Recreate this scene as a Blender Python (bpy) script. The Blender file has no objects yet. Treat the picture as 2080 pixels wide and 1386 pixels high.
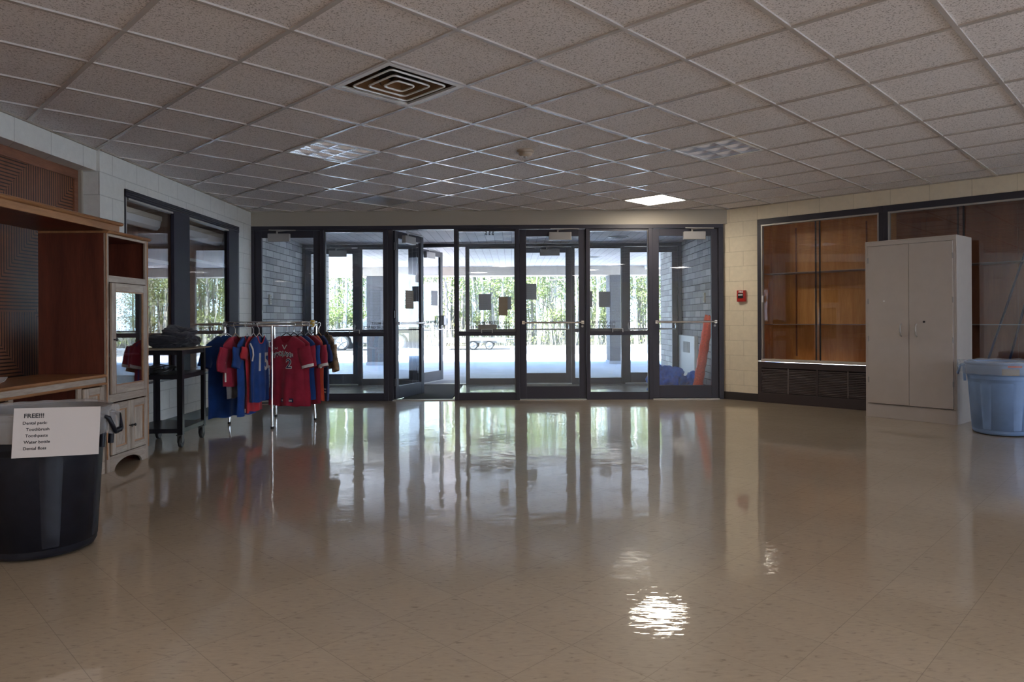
import bpy, bmesh, math, random
from mathutils import Vector, Matrix, noise as mn

random.seed(11)
S = bpy.context.scene
COL = S.collection
PI = math.pi
R = math.radians

# ------------------------------------------------------------------ scene numbers (metres)
CAM_H = 1.12          # camera height
CEIL = 2.635          # ceiling height
LW = -3.61            # left wall plane
FW = 9.62             # inner glazed front wall
OW = 11.97            # outer glazed front wall
TH = R(45.39)         # direction of the ceiling grid
RC = Vector((2.935, FW, 0))     # corner where the slanted right wall starts
RROT = -R(44.6)                 # rotation of the slanted wall's own frame

# ------------------------------------------------------------------ materials
def mat(name, col, rough=.5, metal=0.0, spec=.5, var=0.0, vscale=8.0, bump=0.0, bscale=60.0,
        coat=0.0, stretch=None, sheen=0.0):
    m = bpy.data.materials.new(name); m.use_nodes = True
    nt = m.node_tree; b = nt.nodes['Principled BSDF']
    b.inputs['Base Color'].default_value = (*col, 1)
    b.inputs['Roughness'].default_value = rough
    b.inputs['Metallic'].default_value = metal
    b.inputs['Specular IOR Level'].default_value = spec
    b.inputs['Coat Weight'].default_value = coat
    b.inputs['Coat Roughness'].default_value = .08
    b.inputs['Sheen Weight'].default_value = sheen
    tc = nt.nodes.new('ShaderNodeTexCoord')
    src = tc.outputs['Object']
    if stretch:
        mp = nt.nodes.new('ShaderNodeMapping'); mp.inputs['Scale'].default_value = stretch
        nt.links.new(src, mp.inputs['Vector']); src = mp.outputs['Vector']
    if var > 0:
        n = nt.nodes.new('ShaderNodeTexNoise'); n.inputs['Scale'].default_value = vscale
        n.inputs['Detail'].default_value = 5
        nt.links.new(src, n.inputs['Vector'])
        r = nt.nodes.new('ShaderNodeValToRGB')
        r.color_ramp.elements[0].position = .3; r.color_ramp.elements[1].position = .7
        r.color_ramp.elements[0].color = (*[max(0, c*(1-var)) for c in col], 1)
        r.color_ramp.elements[1].color = (*[min(1, c*(1+var)) for c in col], 1)
        nt.links.new(n.outputs['Fac'], r.inputs['Fac'])
        nt.links.new(r.outputs['Color'], b.inputs['Base Color'])
    if bump > 0:
        n2 = nt.nodes.new('ShaderNodeTexNoise'); n2.inputs['Scale'].default_value = bscale
        n2.inputs['Detail'].default_value = 4
        nt.links.new(src, n2.inputs['Vector'])
        bp = nt.nodes.new('ShaderNodeBump'); bp.inputs['Strength'].default_value = bump
        bp.inputs['Distance'].default_value = .01
        nt.links.new(n2.outputs['Fac'], bp.inputs['Height'])
        nt.links.new(bp.outputs['Normal'], b.inputs['Normal'])
    return m

def nn(nt, t, **kw):
    n = nt.nodes.new(t)
    for k, v in kw.items(): setattr(n, k, v)
    return n

def mth(nt, op, a, b=None):
    n = nt.nodes.new('ShaderNodeMath'); n.operation = op
    for i, q in enumerate((a, b)):
        if q is None: continue
        if isinstance(q, (int, float)): n.inputs[i].default_value = q
        else: nt.links.new(q, n.inputs[i])
    return n.outputs[0]

def wall_mat(name, c1, c2, mortar, bw, bh, msize=.008, bump=.5, rough=.55, shift=0.0):
    m = bpy.data.materials.new(name); m.use_nodes = True
    nt = m.node_tree; b = nt.nodes['Principled BSDF']; L = nt.links.new
    tc = nn(nt, 'ShaderNodeTexCoord'); sp = nn(nt, 'ShaderNodeSeparateXYZ'); cb = nn(nt, 'ShaderNodeCombineXYZ')
    L(tc.outputs['Object'], sp.inputs[0])
    L(mth(nt, 'ADD', mth(nt, 'ADD', sp.outputs['X'], sp.outputs['Y']), shift), cb.inputs['X'])
    L(sp.outputs['Z'], cb.inputs['Y'])
    br = nn(nt, 'ShaderNodeTexBrick'); br.offset = .5; br.squash = 1
    br.inputs['Scale'].default_value = 1
    br.inputs['Brick Width'].default_value = bw; br.inputs['Row Height'].default_value = bh
    br.inputs['Mortar Size'].default_value = msize; br.inputs['Mortar Smooth'].default_value = .3
    br.inputs['Color1'].default_value = (*c1, 1); br.inputs['Color2'].default_value = (*c2, 1)
    br.inputs['Mortar'].default_value = (*mortar, 1)
    L(cb.outputs[0], br.inputs['Vector'])
    n = nn(nt, 'ShaderNodeTexNoise'); n.inputs['Scale'].default_value = 14; n.inputs['Detail'].default_value = 6
    L(tc.outputs['Object'], n.inputs['Vector'])
    mx = nn(nt, 'ShaderNodeMix'); mx.data_type = 'RGBA'; mx.blend_type = 'MULTIPLY'
    mx.inputs['Factor'].default_value = .25
    L(br.outputs['Color'], mx.inputs['A']); L(n.outputs['Color'], mx.inputs['B'])
    hs = nn(nt, 'ShaderNodeHueSaturation'); hs.inputs['Saturation'].default_value = .0
    L(n.outputs['Color'], hs.inputs['Color']); L(hs.outputs[0], mx.inputs['B'])
    L(mx.outputs['Result'], b.inputs['Base Color'])
    n2 = nn(nt, 'ShaderNodeTexNoise'); n2.inputs['Scale'].default_value = 90
    L(tc.outputs['Object'], n2.inputs['Vector'])
    h = mth(nt, 'SUBTRACT', mth(nt, 'MULTIPLY', n2.outputs['Fac'], .25), br.outputs['Fac'])
    bp = nn(nt, 'ShaderNodeBump'); bp.inputs['Strength'].default_value = bump; bp.inputs['Distance'].default_value = .008
    L(h, bp.inputs['Height']); L(bp.outputs['Normal'], b.inputs['Normal'])
    b.inputs['Roughness'].default_value = rough
    return m

def wood(name, c1, c2, axis='Z', scale=3.0, rough=.4, spec=.5, coat=0.0):
    m = bpy.data.materials.new(name); m.use_nodes = True
    nt = m.node_tree; b = nt.nodes['Principled BSDF']; L = nt.links.new
    tc = nn(nt, 'ShaderNodeTexCoord'); mp = nn(nt, 'ShaderNodeMapping')
    sc = {'X': (.12, 1, 1), 'Y': (1, .12, 1), 'Z': (1, 1, .12)}[axis]
    mp.inputs['Scale'].default_value = sc
    L(tc.outputs['Object'], mp.inputs['Vector'])
    n = nn(nt, 'ShaderNodeTexNoise'); n.inputs['Scale'].default_value = scale*3
    n.inputs['Detail'].default_value = 6; n.inputs['Distortion'].default_value = 1.6
    L(mp.outputs[0], n.inputs['Vector'])
    n3 = nn(nt, 'ShaderNodeTexNoise'); n3.inputs['Scale'].default_value = scale*40; n3.inputs['Detail'].default_value = 3
    L(mp.outputs[0], n3.inputs['Vector'])
    f = mth(nt, 'ADD', mth(nt, 'MULTIPLY', n.outputs['Fac'], .7), mth(nt, 'MULTIPLY', n3.outputs['Fac'], .3))
    r = nn(nt, 'ShaderNodeValToRGB')
    r.color_ramp.elements[0].position = .36; r.color_ramp.elements[1].position = .64
    r.color_ramp.elements[0].color = (*c1, 1); r.color_ramp.elements[1].color = (*c2, 1)
    L(f, r.inputs['Fac']); L(r.outputs[0], b.inputs['Base Color'])
    b.inputs['Roughness'].default_value = rough; b.inputs['Specular IOR Level'].default_value = spec
    b.inputs['Coat Weight'].default_value = coat; b.inputs['Coat Roughness'].default_value = .15
    return m

def glass_mat(name, tint=(.95, .97, .98), ior=1.5, rough=.0, boost=1.0, dirt_glare=0.0):
    m = bpy.data.materials.new(name); m.use_nodes = True
    nt = m.node_tree; L = nt.links.new
    for n in list(nt.nodes):
        if n.type != 'OUTPUT_MATERIAL': nt.nodes.remove(n)
    out = [n for n in nt.nodes if n.type == 'OUTPUT_MATERIAL'][0]
    tr = nn(nt, 'ShaderNodeBsdfTransparent'); tr.inputs[0].default_value = (*tint, 1)
    gl = nn(nt, 'ShaderNodeBsdfGlossy'); gl.inputs['Roughness'].default_value = rough
    gl.inputs[0].default_value = (1, 1, 1, 1)
    # the same reflectance on either side of the pane
    lw = nn(nt, 'ShaderNodeLayerWeight'); lw.inputs['Blend'].default_value = .5
    f5 = mth(nt, 'POWER', lw.outputs['Facing'], 4.2)
    fac = mth(nt, 'MULTIPLY', mth(nt, 'ADD', mth(nt, 'MULTIPLY', f5, .9), .045), boost)
    mx = nn(nt, 'ShaderNodeMixShader')
    L(fac, mx.inputs[0]); L(tr.outputs[0], mx.inputs[1]); L(gl.outputs[0], mx.inputs[2])
    res = mx.outputs[0]
    if dirt_glare > 0:  # dirt film, raised to imitate a veil of lens glare
        df = nn(nt, 'ShaderNodeBsdfTranslucent'); df.inputs[0].default_value = (.75, .78, .85, 1)
        tc = nn(nt, 'ShaderNodeTexCoord'); n = nn(nt, 'ShaderNodeTexNoise'); n.inputs['Scale'].default_value = 5
        n.inputs['Detail'].default_value = 8
        L(tc.outputs['Object'], n.inputs['Vector'])
        m2 = nn(nt, 'ShaderNodeMixShader')
        L(mth(nt, 'MULTIPLY', n.outputs['Fac'], dirt_glare*2), m2.inputs[0])
        L(res, m2.inputs[1]); L(df.outputs[0], m2.inputs[2]); res = m2.outputs[0]
    L(res, out.inputs['Surface'])
    return m

def emit_mat(name, col, strength):
    m = bpy.data.materials.new(name); m.use_nodes = True
    b = m.node_tree.nodes['Principled BSDF']
    b.inputs['Base Color'].default_value = (.8, .8, .8, 1)
    b.inputs['Emission Color'].default_value = (*col, 1); b.inputs['Emission Strength'].default_value = strength
    return m

def floor_mat(name, c1, c2, rot, rough=.022, wav=.17):
    m = bpy.data.materials.new(name); m.use_nodes = True
    nt = m.node_tree; b = nt.nodes['Principled BSDF']; L = nt.links.new
    tc = nn(nt, 'ShaderNodeTexCoord'); mp = nn(nt, 'ShaderNodeMapping'); mp.inputs['Rotation'].default_value = (0, 0, -rot)
    L(tc.outputs['Object'], mp.inputs['Vector'])
    br = nn(nt, 'ShaderNodeTexBrick'); br.offset = 0; br.squash = 1
    for k, v in (('Scale', 1), ('Brick Width', .3048), ('Row Height', .3048), ('Mortar Size', .0012), ('Mortar Smooth', .2)):
        br.inputs[k].default_value = v
    br.inputs['Color1'].default_value = (*c1, 1); br.inputs['Color2'].default_value = (*c2, 1)
    br.inputs['Mortar'].default_value = (*[c*.62 for c in c1], 1)
    L(mp.outputs[0], br.inputs['Vector'])
    # flecks in the tile
    m2 = nn(nt, 'ShaderNodeMapping'); m2.inputs['Scale'].default_value = (1, 3.2, 1); m2.inputs['Rotation'].default_value = (0, 0, -rot)
    L(tc.outputs['Object'], m2.inputs['Vector'])
    n = nn(nt, 'ShaderNodeTexNoise'); n.inputs['Scale'].default_value = 26; n.inputs['Detail'].default_value = 6; n.inputs['Distortion'].default_value = .7
    L(m2.outputs[0], n.inputs['Vector'])
    r = nn(nt, 'ShaderNodeValToRGB'); e = r.color_ramp.elements
    e[0].position = .26; e[0].color = (.42, .40, .40, 1); e[1].position = .40; e[1].color = (.93, .93, .93, 1)
    e2 = e.new(.72); e2.color = (1.06, 1.06, 1.06, 1)
    L(n.outputs['Fac'], r.inputs['Fac'])
    mx = nn(nt, 'ShaderNodeMix'); mx.data_type = 'RGBA'; mx.blend_type = 'MULTIPLY'; mx.inputs['Factor'].default_value = .75
    L(br.outputs['Color'], mx.inputs['A']); L(r.outputs[0], mx.inputs['B'])
    n4 = nn(nt, 'ShaderNodeTexNoise'); n4.inputs['Scale'].default_value = 1.1; n4.inputs['Detail'].default_value = 5
    L(tc.outputs['Object'], n4.inputs['Vector'])
    mx2 = nn(nt, 'ShaderNodeMix'); mx2.data_type = 'RGBA'; mx2.blend_type = 'MULTIPLY'; mx2.inputs['Factor'].default_value = .5
    r4 = nn(nt, 'ShaderNodeValToRGB'); r4.color_ramp.elements[0].position = .3; r4.color_ramp.elements[0].color = (.78, .76, .74, 1)
    r4.color_ramp.elements[1].position = .65; r4.color_ramp.elements[1].color = (1.05, 1.05, 1.05, 1)
    L(n4.outputs['Fac'], r4.inputs['Fac'])
    L(mx.outputs['Result'], mx2.inputs['A']); L(r4.outputs[0], mx2.inputs['B'])
    L(mx2.outputs['Result'], b.inputs['Base Color'])
    # waxy gloss: long soft waves plus fine ripples across the line of sight
    w1 = nn(nt, 'ShaderNodeTexNoise'); w1.inputs['Scale'].default_value = 4.2; w1.inputs['Detail'].default_value = 2.5
    L(tc.outputs['Object'], w1.inputs['Vector'])
    m3 = nn(nt, 'ShaderNodeMapping'); m3.inputs['Scale'].default_value = (1, 2.6, 1); L(tc.outputs['Object'], m3.inputs['Vector'])
    w2 = nn(nt, 'ShaderNodeTexNoise'); w2.inputs['Scale'].default_value = 13; w2.inputs['Detail'].default_value = 2
    L(m3.outputs[0], w2.inputs['Vector'])
    h = mth(nt, 'ADD', w1.outputs['Fac'], mth(nt, 'MULTIPLY', w2.outputs['Fac'], .22))
    h = mth(nt, 'SUBTRACT', h, mth(nt, 'MULTIPLY', br.outputs['Fac'], .02))
    bp = nn(nt, 'ShaderNodeBump'); bp.inputs['Strength'].default_value = wav; bp.inputs['Distance'].default_value = .012
    L(h, bp.inputs['Height'])
    L(bp.outputs['Normal'], b.inputs['Coat Normal'])
    L(bp.outputs['Normal'], b.inputs['Normal'])
    b.inputs['Roughness'].default_value = .35
    b.inputs['Specular IOR Level'].default_value = .35
    b.inputs['Coat Weight'].default_value = 1.0; b.inputs['Coat IOR'].default_value = 1.5
    rr = nn(nt, 'ShaderNodeMapRange'); rr.inputs['To Min'].default_value = rough*.6; rr.inputs['To Max'].default_value = rough*1.6
    L(n4.outputs['Fac'], rr.inputs['Value']); L(rr.outputs[0], b.inputs['Coat Roughness'])
    return m

def tile_mat():
    m = bpy.data.materials.new('acoustic tile'); m.use_nodes = True
    nt = m.node_tree; b = nt.nodes['Principled BSDF']; L = nt.links.new
    tc = nn(nt, 'ShaderNodeTexCoord')
    n = nn(nt, 'ShaderNodeTexNoise'); n.inputs['Scale'].default_value = 105; n.inputs['Detail'].default_value = 5; n.inputs['Distortion'].default_value = .6
    L(tc.outputs['Object'], n.inputs['Vector'])
    r = nn(nt, 'ShaderNodeValToRGB'); e = r.color_ramp.elements
    e[0].position = .36; e[0].color = (.40, .37, .37, 1); e[1].position = .47; e[1].color = (.82, .78, .785, 1)
    L(n.outputs['Fac'], r.inputs['Fac']); L(r.outputs[0], b.inputs['Base Color'])
    bp = nn(nt, 'ShaderNodeBump'); bp.inputs['Strength'].default_value = .35; bp.inputs['Distance'].default_value = .004
    L(n.outputs['Fac'], bp.inputs['Height']); L(bp.outputs[0], b.inputs['Normal'])
    b.inputs['Roughness'].default_value = .7; b.inputs['Specular IOR Level'].default_value = .2
    return m

def tambour_mat():
    # mitred slats: bands at 45 degrees that alternate between upright and level slats
    m = bpy.data.materials.new('mitred wood slats'); m.use_nodes = True
    nt = m.node_tree; b = nt.nodes['Principled BSDF']; L = nt.links.new
    tc = nn(nt, 'ShaderNodeTexCoord'); sp = nn(nt, 'ShaderNodeSeparateXYZ'); L(tc.outputs['Object'], sp.inputs[0])
    y = sp.outputs['Y']; z = sp.outputs['Z']
    zz = mth(nt, 'ABSOLUTE', mth(nt, 'SUBTRACT', z, 1.2))
    c = mth(nt, 'DIVIDE', mth(nt, 'ADD', mth(nt, 'SUBTRACT', mth(nt, 'ADD', zz, 1.2), y), 3.68 + .61*40), .61)
    par = mth(nt, 'FLOORED_MODULO', mth(nt, 'FLOOR', c), 2)          # 0: upright in the upper half
    low = mth(nt, 'LESS_THAN', z, 1.2)
    sel = mth(nt, 'ABSOLUTE', mth(nt, 'SUBTRACT', par, low))          # 0 upright, 1 level
    pv = mth(nt, 'FRACT', mth(nt, 'DIVIDE', mth(nt, 'ADD', y, 20), .027))
    ph = mth(nt, 'FRACT', mth(nt, 'DIVIDE', z, .027))
    p = mth(nt, 'ADD', mth(nt, 'MULTIPLY', pv, mth(nt, 'SUBTRACT', 1, sel)), mth(nt, 'MULTIPLY', ph, sel))
    gro = mth(nt, 'LESS_THAN', p, .36)
    n = nn(nt, 'ShaderNodeTexNoise'); n.inputs['Scale'].default_value = 18; L(tc.outputs['Object'], n.inputs['Vector'])
    r = nn(nt, 'ShaderNodeValToRGB')
    r.color_ramp.elements[0].color = (.17, .060, .030, 1); r.color_ramp.elements[1].color = (.30, .115, .055, 1)
    L(n.outputs['Fac'], r.inputs['Fac'])
    mx = nn(nt, 'ShaderNodeMix'); mx.data_type = 'RGBA'; L(gro, mx.inputs['Factor']); L(r.outputs[0], mx.inputs['A'])
    mx.inputs['B'].default_value = (.03, .012, .010, 1)
    L(mx.outputs['Result'], b.inputs['Base Color'])
    bp = nn(nt, 'ShaderNodeBump'); bp.inputs['Distance'].default_value = .012; bp.inputs['Strength'].default_value = .8
    L(mth(nt, 'SUBTRACT', 1, gro), bp.inputs['Height']); L(bp.outputs[0], b.inputs['Normal'])
    b.inputs['Roughness'].default_value = .42
    return m

def plank_mat(name, c1, c2):
    m = wall_mat(name, c1, c2, [c*.45 for c in c1], 2.6, .14, .006, .5, .6)
    nt = m.node_tree; L = nt.links.new
    br = [n for n in nt.nodes if n.type == 'TEX_BRICK'][0]
    sp = [n for n in nt.nodes if n.type == 'SEPXYZ'][0]
    cb = [n for n in nt.nodes if n.type == 'COMBXYZ'][0]
    L(sp.outputs['Y'], cb.inputs['X']); L(sp.outputs['X'], cb.inputs['Y'])
    br.offset_frequency = 2; br.offset = .37
    return m

def leaf_mat(name, col):
    m = mat(name, col, .6, var=.45, vscale=1.5)
    nt = m.node_tree; b = nt.nodes['Principled BSDF']
    b.inputs['Transmission Weight'].default_value = 0
    tr = nn(nt, 'ShaderNodeBsdfTranslucent'); tr.inputs[0].default_value = (*[min(1, c*1.5) for c in col], 1)
    mx = nn(nt, 'ShaderNodeMixShader'); mx.inputs[0].default_value = .4
    out = [n for n in nt.nodes if n.type == 'OUTPUT_MATERIAL'][0]
    nt.links.new(b.outputs[0], mx.inputs[1]); nt.links.new(tr.outputs[0], mx.inputs[2]); nt.links.new(mx.outputs[0], out.inputs[0])
    return m

def thin_mat(name, col, trans=.5, rough=.3):
    m = mat(name, col, rough, bump=.4, bscale=35)
    nt = m.node_tree; b = nt.nodes['Principled BSDF']
    tr = nn(nt, 'ShaderNodeBsdfTransparent'); mx = nn(nt, 'ShaderNodeMixShader'); mx.inputs[0].default_value = trans
    out = [n for n in nt.nodes if n.type == 'OUTPUT_MATERIAL'][0]
    nt.links.new(b.outputs[0], mx.inputs[1]); nt.links.new(tr.outputs[0], mx.inputs[2]); nt.links.new(mx.outputs[0], out.inputs[0])
    return m

K = {}
K['floor'] = floor_mat('waxed vinyl tile', (.50, .40, .29), (.47, .375, .27), TH)
K['vfloor'] = floor_mat('vestibule tile', (.42, .40, .36), (.40, .37, .33), 0)
K['ceil'] = tile_mat()
K['tee'] = mat('painted steel', (.54, .50, .48), .22, 0, .7)
K['cmu_left'] = wall_mat('white painted block', (.80, .79, .76), (.77, .76, .73), (.60, .59, .57), .4064, .2032, .005, .5, .5, .0)
K['cmu_right'] = wall_mat('cream painted block', (.84, .74, .58), (.82, .72, .565), (.70, .61, .47), .4064, .2032, .005, .5, .5, .1)
K['plaster'] = mat('cream paint', (.38, .335, .28), .6)
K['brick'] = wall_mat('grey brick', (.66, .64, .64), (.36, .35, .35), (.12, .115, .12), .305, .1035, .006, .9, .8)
K['bronze'] = mat('dark bronze aluminium', (.040, .038, .052), .42, .1, .35)
K['navy_frame'] = mat('dark frame paint', (.028, .026, .042), .6, 0, .2)
K['detector'] = mat('aged ivory plastic', (.42, .34, .27), .5)
K['bronze_lt'] = mat('worn bronze edge', (.075, .07, .075), .3, .5)
K['alu'] = mat('satin aluminium', (.42, .40, .38), .45, .5)
K['chrome'] = mat('chrome', (.75, .74, .73), .14, 1.0)
K['closer'] = mat('grey enamel', (.36, .34, .33), .4, .2)
K['glass'] = glass_mat('clear glass', (.93, .96, .97), dirt_glare=.03)
K['glass_case'] = glass_mat('display case glass', (.94, .94, .95), boost=1.15)
K['glass_dark'] = glass_mat('cabinet glass', (.80, .82, .84), boost=1.6)
K['planks'] = plank_mat('weathered soffit boards', (.64, .57, .56), (.56, .50, .49))
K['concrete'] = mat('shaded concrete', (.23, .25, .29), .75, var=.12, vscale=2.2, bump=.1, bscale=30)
K['asphalt'] = mat('pale asphalt', (.55, .55, .55), .85, var=.1, vscale=3)
K['road'] = mat('grey asphalt road', (.085, .085, .09), .85, var=.12, vscale=3)
K['verge'] = mat('dry grass verge', (.085, .08, .055), .9, var=.35, vscale=6, bump=.6, bscale=20)
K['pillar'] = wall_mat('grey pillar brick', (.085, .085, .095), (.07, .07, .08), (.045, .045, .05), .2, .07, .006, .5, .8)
K['beam'] = mat('beige fascia', (.42, .36, .31), .6, var=.06)
K['tambour'] = tambour_mat()
K['redwood'] = wood('red brown wood', (.17, .065, .035), (.30, .12, .065), 'Y', 3)
K['mahog'] = wood('dark mahogany veneer', (.085, .022, .014), (.17, .045, .026), 'Z', 2.2, .35)
K['oak'] = wood('grey washed oak', (.28, .21, .16), (.46, .37, .30), 'Z', 5, .38)
K['oakx'] = wood('grey washed oak rail', (.28, .21, .16), (.46, .37, .30), 'X', 5, .38)
K['honey'] = wood('honey oak edge', (.28, .125, .05), (.42, .21, .095), 'X', 4, .3)
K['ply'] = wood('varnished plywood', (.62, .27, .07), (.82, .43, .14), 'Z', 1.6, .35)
K['ply_shaded'] = wood('shaded plywood', (.24, .085, .038), (.36, .14, .06), 'Z', 1.6, .4)  # same plywood, darkened for the weaker light in the dim cases
K['casewood'] = wood('brown case wood', (.34, .20, .14), (.46, .29, .20), 'Z', 2, .5)
K['black_plastic'] = mat('black plastic', (.010, .011, .018), .42, 0, .3, var=.2, vscale=20)
K['blue_plastic'] = mat('blue plastic', (.19, .30, .52), .42, 0, .5, var=.08)
K['blue_floor'] = mat('blue tarp', (.015, .11, .62), .45, 0, .5, var=.3, vscale=18)
K['liner'] = thin_mat('clear bin liner', (.60, .57, .57), .62, .25)
K['liner_w'] = thin_mat('white bin liner', (.60, .66, .75), .68)
K['paper'] = mat('paper', (.54, .49, .47), .8)
K['paper_grey'] = mat('paper seen from behind', (.42, .43, .46), .8)
K['cardboard'] = mat('cardboard', (.27, .215, .155), .8, var=.1)
K['ink'] = mat('black ink', (.03, .03, .035), .7)
K['blackmetal'] = mat('black enamel', (.022, .022, .028), .35, .2)
K['rubber'] = mat('black rubber', (.015, .015, .016), .6)
K['grey_cab'] = mat('grey beige enamel', (.52, .47, .44), .42, 0, .5, var=.03)
K['grille'] = mat('dark brown grille', (.055, .042, .045), .45, .2)
K['red'] = mat('fire red', (.42, .025, .02), .3)
K['white'] = mat('white enamel', (.80, .80, .80), .4)
K['offwhite'] = mat('ivory plastic', (.58, .52, .42), .5)
K['vinyl_base'] = mat('dark vinyl base', (.04, .036, .038), .4)
K['orange'] = mat('orange plastic net', (.80, .075, .012), .5, var=.3, vscale=60)
K['trunk'] = mat('pale bark', (.26, .25, .23), .9, var=.35, vscale=9)
K['trunk2'] = mat('grey brown bark', (.13, .12, .11), .9, var=.35, vscale=9)
K['leaf'] = leaf_mat('spring leaves', (.125, .175, .055))
K['leaf2'] = leaf_mat('yellow green leaves', (.16, .19, .065))
K['twig'] = mat('twigs', (.19, .17, .14), .9, var=.3)
K['carpaint'] = mat('pale silver paint', (.075, .078, .085), .35, .0, coat=.5)
K['sill'] = mat('beige sill paint', (.50, .45, .40), .6)
K['steel_dark'] = mat('dark caster steel', (.10, .095, .09), .45, .5)
K['slat'] = mat('brown louvre paint', (.15, .12, .12), .5)
K['carglass'] = mat('dark car glass', (.05, .06, .07), .08)
K['mat'] = mat('entrance mat', (.035, .035, .04), .9, bump=.5, bscale=200)
K['lamp'] = emit_mat('lit lamp lens', (1.0, .90, .74), 17)
K['lamp_far'] = emit_mat('lit lamp lens far', (1.0, .92, .86), 10.8)
K['lamp_dim'] = emit_mat('canopy tube', (1, 1, 1), 1.6)
K['steel'] = mat('parabolic louvre aluminium', (.78, .80, .86), .22, .9)

def fabric(name, col):
    return mat(name, col, .75, 0, .25, var=.22, vscale=9, bump=.25, bscale=300, sheen=.2)
K['f_red'] = fabric('crimson polyester', (.33, .018, .045))
K['f_red2'] = fabric('bright red polyester', (.50, .03, .045))
K['f_orange'] = fabric('orange red polyester', (.62, .09, .04))
K['f_blue'] = fabric('royal blue polyester', (.010, .050, .22))
K['f_blue2'] = fabric('deep blue polyester', (.008, .030, .13))
K['f_navy'] = fabric('navy polyester', (.015, .025, .085))
K['f_tan'] = mat('tan mottled cloth', (.34, .24, .15), .85, var=.6, vscale=22)
K['f_white'] = fabric('white polyester', (.68, .64, .62))
K['f_grey'] = fabric('grey cotton', (.30, .29, .31))
K['f_black'] = fabric('charcoal cloth', (.022, .022, .030))
K['f_slate'] = fabric('slate cloth', (.04, .04, .055))

# ------------------------------------------------------------------ mesh helpers
class MB:
    def __init__(s): s.v = []; s.f = []; s.sm = []
    def add(s, vs, fs, smooth=False):
        o = len(s.v); s.v += [Vector(v) for v in vs]
        s.f += [tuple(i+o for i in f) for f in fs]; s.sm += [smooth]*len(fs)
        return s
    def box(s, x0, x1, y0, y1, z0, z1, m=None):
        x0, x1 = min(x0, x1), max(x0, x1); y0, y1 = min(y0, y1), max(y0, y1); z0, z1 = min(z0, z1), max(z0, z1)
        vs = [Vector(p) for p in ((x0,y0,z0),(x1,y0,z0),(x1,y1,z0),(x0,y1,z0),(x0,y0,z1),(x1,y0,z1),(x1,y1,z1),(x0,y1,z1))]
        if m is not None: vs = [m @ v for v in vs]
        return s.add(vs, ((0,3,2,1),(4,5,6,7),(0,1,5,4),(1,2,6,5),(2,3,7,6),(3,0,4,7)))
    def tube(s, pts, r, seg=8, closed=False, caps=True):
        pts = [Vector(p) for p in pts]; n = len(pts); rs = r if isinstance(r, (list, tuple)) else [r]*n
        vs = []; prev = None
        for i, p in enumerate(pts):
            if closed: t = pts[(i+1) % n] - pts[i-1]
            else: t = pts[min(i+1, n-1)] - pts[max(i-1, 0)]
            t.normalize()
            if prev is None:
                a = Vector((0, 0, 1)) if abs(t.z) < .9 else Vector((1, 0, 0))
                u = t.cross(a).normalized()
            else:
                u = (prev - t*prev.dot(t)).normalized()
            prev = u; w = t.cross(u)
            for k in range(seg):
                a = 2*PI*k/seg
                vs.append(p + (u*math.cos(a) + w*math.sin(a))*rs[i])
        fs = []
        for i in range(n if closed else n-1):
            j = (i+1) % n
            for k in range(seg):
                l = (k+1) % seg
                fs.append((i*seg+k, i*seg+l, j*seg+l, j*seg+k))
        s.add(vs, fs, True)
        if caps and not closed:
            s.add(vs[:seg], [tuple(reversed(range(seg)))]); s.add(vs[-seg:], [tuple(range(seg))])
        return s
    def cyl(s, p0, p1, r, seg=16, r1=None): return s.tube([p0, p1], [r, r if r1 is None else r1], seg)
    def lathe(s, prof, seg=32, c=(0, 0, 0), fn=None, smooth=True):
        c = Vector(c); vs = []
        for i, (r, z) in enumerate(prof):
            for k in range(seg):
                a = 2*PI*k/seg; rr, zz = (r, z) if fn is None else fn(r, z, a, i)
                vs.append(c + Vector((rr*math.cos(a), rr*math.sin(a), zz)))
        fs = [(i*seg+k, i*seg+(k+1) % seg, (i+1)*seg+(k+1) % seg, (i+1)*seg+k) for i in range(len(prof)-1) for k in range(seg)]
        return s.add(vs, fs, smooth)
    def prism(s, poly, a0, a1, plane='XZ'):
        # outline in a plane, drawn out along the third axis
        mp = {'XZ': lambda p, t: (p[0], t, p[1]), 'YZ': lambda p, t: (t, p[0], p[1]), 'XY': lambda p, t: (p[0], p[1], t)}[plane]
        n = len(poly); vs = [mp(p, a0) for p in poly] + [mp(p, a1) for p in poly]
        fs = [tuple(range(n)), tuple(reversed(range(n, 2*n)))] + [(i, (i+1) % n + 0, (i+1) % n + n, i+n) for i in range(n)]
        return s.add(vs, fs)
    def build(s, name, m, parent=None, bevel=0.0, loc=None, rotz=0.0, kind=None, mtx=None, seg=2):
        me = bpy.data.meshes.new(name)
        vs = s.v if mtx is None else [mtx @ v for v in s.v]
        me.from_pydata([tuple(v) for v in vs], [], s.f)
        me.polygons.foreach_set('use_smooth', s.sm)
        me.update()
        bm = bmesh.new(); bm.from_mesh(me); bmesh.ops.recalc_face_normals(bm, faces=bm.faces); bm.to_mesh(me); bm.free()
        me.materials.append(K[m] if isinstance(m, str) else m)
        o = bpy.data.objects.new(name, me); COL.objects.link(o)
        if parent is not None: o.parent = parent
        if loc is not None: o.location = loc
        o.rotation_euler = (0, 0, rotz)
        if bevel > 0:
            b = o.modifiers.new('bevel', 'BEVEL'); b.width = bevel; b.segments = seg; b.limit_method = 'ANGLE'; b.angle_limit = R(40)
        if kind: o['kind'] = kind
        return o

def tag(o, label, cat, group=None):
    o['label'] = label; o['category'] = cat
    if group: o['group'] = group
    return o

def thing(name, label, cat, loc=(0, 0, 0), rotz=0.0, group=None):
    o = bpy.data.objects.new(name, None); COL.objects.link(o)
    o.empty_display_size = .1; o.location = loc; o.rotation_euler = (0, 0, rotz)
    return tag(o, label, cat, group)

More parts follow.
